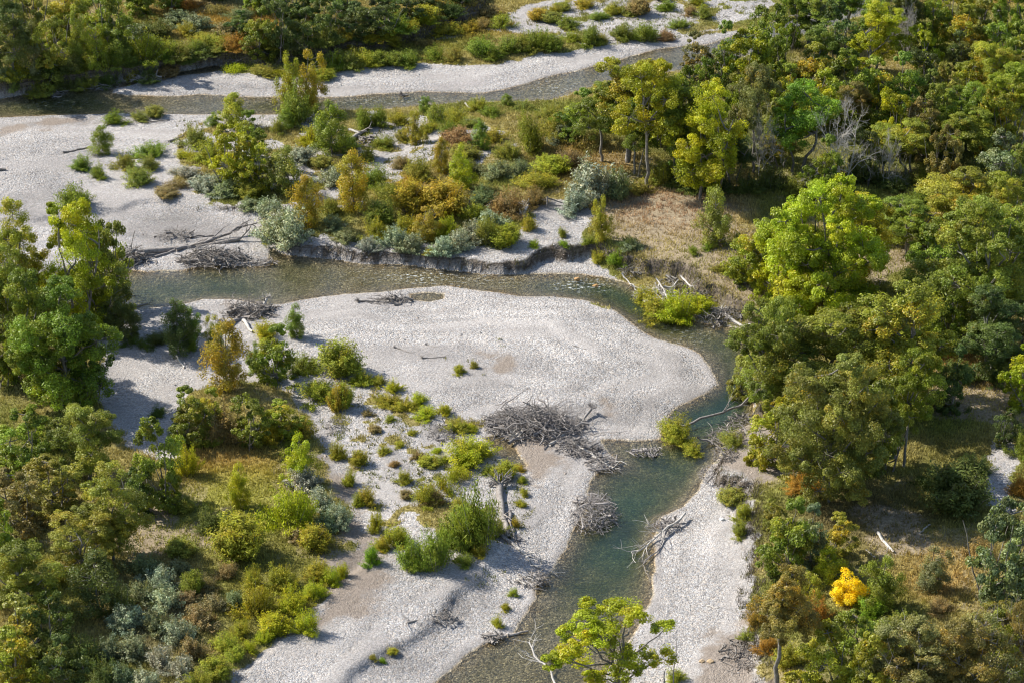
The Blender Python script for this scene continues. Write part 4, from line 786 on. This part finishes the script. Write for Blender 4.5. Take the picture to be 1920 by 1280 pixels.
for r in recs:
    if r[1] in GRP: r[0]["group"] = GRP[r[1]] if r[8] != 'low willow patch' else 'low willow patches on the gravel'

# ------------------------------------------------------------------ driftwood
def put(name, me, px, py, label, cat, deg=0.0, sc_=(1, 1, 1), dz=0.0, group=None):
    x, y, z = at(px, py); o = link(name, me); z = max(z, 0.0) if z > -.3 else z
    o.location = (x, y, max(z, -.05) + dz); o.rotation_euler = (0, 0, R(deg)); o.scale = sc_
    o["label"] = label; o["category"] = cat
    if group: o["group"] = group
    return o
def px_m(px, py):
    x, y, z = at(px, py); return FPX / math.sqrt(x * x + y * y + CH * CH)
def log_between(name, a, b, r, seed, label, mat, root=True, branches=2, bend=.04, lift=(0, 0)):
    xa, ya, za = at(*a); xb, yb, zb = at(*b); za = max(za, 0) + lift[0]; zb = max(zb, 0) + lift[1]
    L = math.sqrt((xb - xa) ** 2 + (yb - ya) ** 2); rg = np.random.default_rng(seed); tb = Tubes()
    p = wobble((0, 0, r * .8 + za), (L, 0, r * .7 + zb), rg, 9, bend); tb.add(p, np.linspace(r, r * .62, 9), 6)
    if root:
        for _ in range(18):
            d = rg.normal(0, 1, 3); d[0] = -abs(d[0]) * .6; d[2] = abs(d[2]) * .8; d /= np.linalg.norm(d)
            branchy(tb, p[0], d, r * 3.2, r * .3, 1, rg, 4, (1, 3))
    for _ in range(branches):
        k = rg.integers(4, 9); d = np.array([.9, rg.normal(0, .6), abs(rg.normal(0, .35))]); d /= np.linalg.norm(d)
        branchy(tb, p[min(k, 8)], d, min(L * .3, 2.4), r * .35, 1, rg, 4, (1, 3))
    o = link(name, tb.mesh(name, mat)); o.location = (xa, ya, 0); o.rotation_euler = (0, 0, math.atan2(yb - ya, xb - xa))
    o["label"] = label; o["category"] = "log"; return o
def tangle(px, py, wpx, dpx, h, seed, label, n=120, mat=None, r=.05, flow=None, deg=0, name="driftwood_pile", curl=.5):
    s = px_m(px, py); return put(name, proto_tangle(seed, n, wpx / 2 / s, dpx / 2 / s / .45, h, r, flow, curl).mesh(name, mat or M_DRIFT), px, py, label, "driftwood", deg)
# log jam on the left reach
tangle(236, 490, 84, 24, 2.0, 101, "dark root mass at the butt of the log jam beside the left reach", 220, r=.07)
log_between("driftwood_log", (258, 480), (450, 452), .42, 102, "longest grey log of the jam above the left river reach", M_DRIFT, False, 2)
log_between("driftwood_log", (330, 472), (462, 436), .26, 103, "forked upper log of the jam with a thin raised tip", M_TWIG, False, 5, .05, (0, .8))
log_between("driftwood_log", (352, 462), (290, 484), .22, 104, "short crossing log lying over the jam's long log", M_TWIG, False, 1)
tangle(405, 490, 124, 20, 1.7, 105, "wide branch tangle at the waterside end of the log jam", 380, r=.075, flow=(1, 0, 0))
tangle(492, 494, 56, 10, .4, 106, "low drift line trailing downstream of the log jam", 50, r=.05, flow=(1, 0, 0))
tangle(326, 444, 66, 20, 1.0, 107, "weathered branch heap on the gravel hollow above the jam", 80, r=.05)
log_between("driftwood_log", (345, 447), (402, 443), .14, 108, "thin straight stick trailing from the hollow's branch heap", M_DRIFT, False, 0)
# root heap at the bar's upper corner
tangle(466, 588, 90, 26, 1.5, 111, "root heap at the upper left corner of the cobble bar", 220, r=.075)
log_between("driftwood_log", (424, 612), (470, 590), .28, 112, "grey log poking left out of the corner root heap", M_TWIG, True, 1)
log_between("driftwood_log", (456, 604), (474, 624), .25, 113, "short bleached log below the corner root heap", M_PALE, False, 0)
log_between("driftwood_log", (500, 574), (486, 592), .18, 114, "bleached snag standing at the right of the corner root heap", M_PALE, True, 0, .04, (.9, 0))
log_between("driftwood_log", (330, 668), (346, 690), .16, 115, "small white log lying on the shaded gravel", M_PALE, False, 0)
log_between("driftwood_log", (216, 590), (242, 570), .22, 116, "dark snag leaning at the shaded shore of the left reach", M_DRIFT, False, 2, .04, (0, .7))
log_between("driftwood_log", (244, 578), (278, 570), .10, 117, "pale thin branch lying out over the left reach", M_TWIG, False, 3)
log_between("driftwood_log", (574, 674), (612, 674), .12, 118, "curved stick on the shaded slope left of the cobble bar", M_DRIFT, False, 0)
# on the cobble bar
tangle(735, 566, 76, 12, .6, 121, "brown driftwood line by the puddle on the cobble bar", 90, r=.06, flow=(1, .3, 0))
log_between("driftwood_log", (672, 566), (712, 566), .13, 122, "short root log at the tail of the puddle driftwood", M_DRIFT, True, 0)
log_between("driftwood_log", (740, 652), (790, 668), .07, 123, "crooked twig lying on the middle of the cobble bar", M_DRIFT, True, 2)
log_between("driftwood_log", (792, 672), (836, 670), .06, 124, "thin straight twig right of the crooked one", M_DRIFT, True, 1)
log_between("driftwood_log", (800, 646), (820, 652), .06, 125, "smallest twig above the crooked one on the bar", M_DRIFT, True, 0)
log_between("driftwood_log", (1074, 648), (1100, 655), .05, 126, "hair-thin twig on the right part of the bar", M_DRIFT, False, 0)
# the big pile
tangle(1000, 800, 170, 44, 2.6, 131, "biggest grey driftwood heap at the foot of the cobble bar", 560, r=.06, mat=M_TWIG, flow=(.7, -.5, 0))
tangle(960, 790, 90, 22, 1.2, 132, "left wing of the biggest driftwood heap", 120, r=.06)
log_between("driftwood_log", (966, 822), (1000, 792), .24, 133, "pale log propped on the near side of the biggest heap", M_PALE, True, 1)
log_between("driftwood_log", (1108, 776), (1092, 792), .20, 134, "pointed log sticking out right of the biggest heap", M_TWIG, True, 0, .03, (.5, .2))
tangle(1085, 842, 80, 30, 1.2, 135, "middle branch tangle between the biggest heap and the water", 220, r=.055, mat=M_TWIG, flow=(.7, -.6, 0))
tangle(1130, 872, 64, 26, 1.0, 136, "branch tangle tip reaching into the river", 120, r=.055, mat=M_TWIG, flow=(.8, -.5, 0))
log_between("driftwood_log", (1030, 836), (1078, 800), .20, 137, "long pale log slanting out of the middle tangle", M_PALE, False, 1)
log_between("driftwood_log", (1082, 838), (1150, 880), .22, 138, "bleached log pointing toward the river through the tangles", M_PALE, True, 3)
tangle(1112, 966, 84, 58, 2.3, 141, "round root clump on the shore at the narrow reach", 460, r=.042, mat=M_TWIG, flow=(.25, .9, 0), curl=.45)
tangle(1210, 850, 58, 14, .7, 142, "small root raft stranded in the shallow water", 80, r=.055, mat=M_TWIG)
# long stranded log
log_between("driftwood_log", (938, 914), (954, 1012), .42, 151, "thick root-ended log stranded beside the tall willow bush", M_DRIFT, True, 2)
log_between("driftwood_log", (956, 960), (972, 1030), .20, 152, "thinner log lying alongside the thick stranded one", M_TWIG, False, 2)
log_between("driftwood_log", (942, 1006), (1010, 1066), .20, 153, "forked white limb below the thick stranded log", M_PALE, False, 5)
tangle(955, 1010, 44, 30, .7, 154, "branch litter around the end of the thick stranded log", 80, r=.05, mat=M_TWIG)
tangle(998, 1090, 62, 20, 1.3, 155, "dark root wad at the water's edge below the white limb", 90, r=.07)
log_between("driftwood_log", (968, 1086), (986, 1098), .18, 156, "pale butt of wood beside the dark root wad", M_PALE, False, 0)
tangle(828, 1160, 58, 18, 1.2, 157, "small root wad on the step of the lower gravel bar", 80, r=.06)
log_between("driftwood_log", (838, 1160), (764, 1168), .16, 158, "half-buried log trailing left of the small root wad", M_DRIFT, False, 3)
tangle(924, 1196, 48, 12, .7, 159, "low dark drift heap at the lower left waterline", 60, r=.07)
log_between("driftwood_log", (952, 1192), (990, 1184), .14, 160, "short stick lying in the water by the low drift heap", M_DRIFT, False, 0)
tangle(826, 814, 56, 28, 1.1, 161, "dense grey brush mound on the weedy gravel flat", 200, r=.03, mat=M_TWIG, curl=.6)
tangle(628, 800, 40, 26, .8, 162, "small grey brush mound beside the dry channel", 110, r=.03, curl=.6)
# right bank
log_between("driftwood_log", (1284, 972), (1184, 1040), .14, 171, "many-forked branch reaching over the water from the right bar", M_PALE, False, 12, .06, (.6, .3))
tangle(1252, 988, 60, 22, 1.0, 172, "branch clump at the right bar's upstream corner", 110, r=.05, mat=M_TWIG)
log_between("driftwood_log", (1260, 992), (1206, 1060), .10, 173, "thin lower branch drooping over the water at the right bar", M_TWIG, False, 8, .06, (.4, .1))
tangle(1366, 822, 84, 30, 1.3, 174, "root tangle at the foot of the outer bank pool", 150, r=.05)
tangle(1340, 890, 56, 30, .9, 175, "exposed roots on the sandy right bank", 120, r=.045, mat=M_TWIG)
log_between("driftwood_log", (1262, 812), (1402, 770), .17, 176, "arched fallen trunk over the green pool", M_TWIG, False, 5, .05, (.6, 1.6))
W_ = [("W", 1272, 828, 768, 66, 'og', "yellowing willow bush at the bar's corner under the arched trunk"), ("W", 1376, 838, 800, 50, 'ol', "olive willow bush growing among the outer bank roots"), ("W", 1300, 850, 826, 40, 'og', "half-drowned leafy branch beside the root raft")]
for (k, px, yb, yt, w, c, lab) in W_:
    x, y, z = at(px, yb); s = px_m(px, yb); p = PROTO[k][1]; root = bpy.data.objects.new("willow_bush", None); COL.objects.link(root)
    link("stems", p['tr'], root); o = link("foliage", p['cr'], root); o.color = (*COLS[c], .15)
    root.location = (x, y + w / s * .28, max(z, 0) - .05); root.scale = (w / s / p['W'],) * 2 + (max(.5, (yb - yt) / s * .75) / p['H'],)
    root["label"] = lab; root["category"] = "bush"; root["group"] = GRP['W']
# outer bend
tangle(1236, 556, 90, 24, 1.1, 181, "bleached root tangle on the outer bend's upstream bank", 150, r=.05, mat=M_PALE, flow=(.6, -.7, 0))
tangle(1350, 596, 80, 30, 1.3, 182, "grey root tangle at the outer bend's downstream bank", 150, r=.055, mat=M_TWIG)
log_between("driftwood_log", (1166, 522), (1196, 548), .10, 183, "crooked white root hanging from the dark cutbank", M_PALE, False, 4, .08, (.6, 0))
log_between("driftwood_log", (1352, 590), (1396, 618), .26, 184, "white log sliding into the river at the outer bend", M_PALE, True, 1)
log_between("driftwood_log", (1276, 520), (1320, 560), .14, 185, "pale root running down the cutbank above the overhanging willow", M_PALE, False, 4)
log_between("driftwood_log", (1230, 540), (1262, 584), .12, 186, "long pale stick crossing the overhanging willow", M_PALE, False, 2, .03, (1.2, .6))
for i, (px_, py_, w_, lab_) in enumerate([(1190, 512, 60, "brown roots hanging where the dark cutbank begins"), (1262, 534, 70, "brown roots at the cutbank lip above the overhanging willow"), (1322, 560, 60, "brown roots midway down the outer bend's cutbank"),
        (1376, 590, 50, "brown roots at the downstream end of the outer cutbank"), (1394, 790, 60, "dark branch litter under the trees by the green pool"), (1362, 856, 50, "brown branch litter on the sandy bank's steep face")]):
    tangle(px_, py_, w_, 22, .9, 230 + i, lab_, 110, r=.045, mat=M_BARK if i < 4 else M_DRIFT)
# middle belt
tangle(686, 268, 60, 20, 1.2, 191, "dark log heap in the middle of the upper thicket", 60, r=.12)
log_between("driftwood_log", (654, 270), (686, 248), .36, 192, "thick hollow log on the upper thicket's heap", M_DRIFT, False, 1)
log_between("driftwood_log", (654, 246), (674, 252), .24, 193, "white log end left of the upper thicket's heap", M_PALE, False, 0)
tangle(588, 228, 36, 14, .9, 194, "white root wad at the foot of the golden trees", 50, r=.09, mat=M_PALE)
log_between("driftwood_log", (978, 410), (992, 390), .24, 195, "forked white stump above the hollow in the bank", M_PALE, True, 1, .05, (0, .6))
log_between("driftwood_log", (864, 396), (936, 388), .11, 196, "thin fallen pole in the grass left of the fence", M_PALE, False, 1)
tangle(870, 392, 40, 8, .4, 197, "grey sticks lying in the rim thicket", 30, r=.05, mat=M_PALE)
log_between("driftwood_log", (872, 196), (884, 206), .16, 198, "white stick at the upper stream's near shore", M_PALE, False, 0)
log_between("driftwood_log", (118, 288), (166, 278), .16, 199, "lone dark log on the open left gravel", M_DRIFT, False, 0)
log_between("driftwood_log", (317, 268), (344, 256), .18, 200, "short dark log at the edge of the bushes on white gravel", M_DRIFT, False, 0)
log_between("driftwood_log", (-8, 321), (12, 320), .22, 201, "dark log end at the left edge of the gravel", M_DRIFT, False, 0)
log_between("driftwood_log", (272, 232), (318, 226), .10, 202, "thin stick beside the upper stream's pale shore", M_DRIFT, False, 1)
log_between("driftwood_log", (754, 181), (766, 180), .16, 203, "small snag standing in the upper stream", M_DRIFT, True, 0)
log_between("driftwood_log", (1284, 1120), (1346, 1140), .07, 204, "long wavy pale branch on the right lower bar", M_PALE, False, 3)
tangle(1390, 1226, 80, 44, .7, 205, "root and branch litter on the sandy bottom shore", 150, r=.045)
log_between("driftwood_log", (1646, 1000), (1676, 1036), .20, 206, "larger bluish log in the shaded clearing", M_PALE, False, 1)
log_between("driftwood_log", (1624, 1032), (1642, 1046), .12, 207, "short white log in front of the shaded clearing", M_PALE, False, 0)
log_between("driftwood_log", (1724, 1000), (1744, 984), .12, 208, "thin white log far in the shaded clearing", M_PALE, False, 0)
log_between("driftwood_log", (1050, 1290), (992, 1240), .13, 209, "bare white branch tips rising at the bottom shore", M_PALE, False, 9, .08, (0, 2.2))
# far stream bank roots
for i, (a, b, c) in enumerate([(90, 178, "leftmost"), (190, 166, "middle"), (270, 150, "right"), (440, 122, "farthest right")]):
    tangle(a, b, 70, 8, .5, 220 + i, f"{c} root fringe along the shaded far stream bank", 60, r=.04, mat=M_TWIG)
# bare saplings in the foreground
def sapling(px, yb, yt, seed, label, mat=M_TWIG, r=.07):
    x, y, z = at(px, yb); s = px_m(px, yb); hgt = (yb - yt) / s / .87; rg = np.random.default_rng(seed); tb = Tubes()
    p = wobble((0, 0, -.2), (rg.normal(0, .4), 0, hgt), rg, 8, .04); tb.add(p, np.linspace(r, r * .25, 8), 6)
    for k in range(2, 8):
        for _ in range(2):
            d = np.array([rg.normal(0, .7), rg.normal(0, .7), .8]); d /= np.linalg.norm(d); branchy(tb, p[k], d, hgt * .12, r * .3, 1, rg, 4, (0, 2))
    o = link("bare_sapling", tb.mesh("bare_sapling", mat)); o.location = (x, y, z); o["label"] = label; o["category"] = "sapling"
sapling(1262, 1290, 1196, 301, "thin bare sapling right of the foreground cottonwood")
sapling(1246, 1296, 1256, 302, "short brown stump sapling beside the foreground cottonwood", M_BARK, .10)
sapling(1910, 1290, 1180, 303, "pale bare stem in the bottom right grove", M_PALE)
sapling(799, 312, 282, 304, "bare white pole standing in the middle thicket", M_PALE, .08)
sapling(672, 400, 378, 305, "short bare sapling in the golden thicket", M_PALE, .05)

# broken fence on the terrace
def fence():
    x0, y0, z0 = at(1026, 390); x1, y1, z1 = at(1064, 384)
    root = bpy.data.objects.new("broken_fence", None); COL.objects.link(root); root.location = (x0, y0, z0)
    root["label"] = "broken wooden fence corner of post and sloping rail on the terrace"; root["category"] = "fence"
    tb = Tubes(); tb.add([(0, 0, -.2), (0, .02, .8), (.03, 0, 1.6)], [.13, .12, .11], 6); link("post", tb.mesh("post", M_DRIFT), root)
    tb = Tubes(); tb.add([(.05, .1, 1.35), ((x1 - x0) / 2, .2, .85), (x1 - x0, .3, .35)], [.10, .09, .08], 6); link("rail", tb.mesh("rail", M_DRIFT), root)
    tb = Tubes(); tb.add([(.05, .05, .35), ((x1 - x0) * .5, .15, .25), (x1 - x0, .3, .15)], [.09, .09, .08], 6); link("rail", tb.mesh("rail", M_DRIFT), root)
    x, y, z = at(880, 390); tb = Tubes(); tb.add([(0, 0, -.2), (0, 0, .6), (.02, 0, 1.1)], [.1, .1, .08], 6); o = link("fence_post", tb.mesh("fence_post", M_DRIFT)); o.location = (x, y, z)
    o["label"] = "lone short wooden post left of the broken fence"; o["category"] = "post"
fence()
# boulders
def boulder(px, py, s, seed, label, col=(.5, .42, .32)):
    rg = np.random.default_rng(seed); import bmesh
    bm = bmesh.new(); bmesh.ops.create_icosphere(bm, subdivisions=2, radius=1)
    for v in bm.verts: v.co *= 1 + .18 * math.sin(v.co.x * 3.1 + seed) * math.cos(v.co.y * 2.7 + v.co.z * 2) + rg.normal(0, .05); v.co.z *= .6
    me = bpy.data.meshes.new("boulder"); bm.to_mesh(me); bm.free(); a = me.attributes.new("tint", 'FLOAT_COLOR', 'POINT')
    a.data.foreach_set("color", np.tile(np.array(col + (1,), np.float32), len(me.vertices))); me.materials.append(M_STONE)
    o = link("boulder", me); x, y, z = at(px, py); o.location = (x, y, max(z, -.05) + .05); o.scale = (s, s * .8, s); o["label"] = label; o["category"] = "boulder"
boulder(1354, 974, .32, 1, "white boulder on the upper part of the right bar", (.8, .78, .74))
boulder(1082, 524, .42, 2, "orange boulder breaking the riffle upstream", (.42, .26, .12))
boulder(1117, 537, .42, 3, "orange boulder at the lower end of the riffle", (.40, .24, .10))
boulder(1316, 1240, .3, 4, "left tan boulder on the sandy bottom shore", (.45, .33, .2))
boulder(1332, 1240, .36, 5, "right tan boulder on the sandy bottom shore", (.45, .33, .2))
print("plants", len(recs), "objects", len(bpy.data.objects))
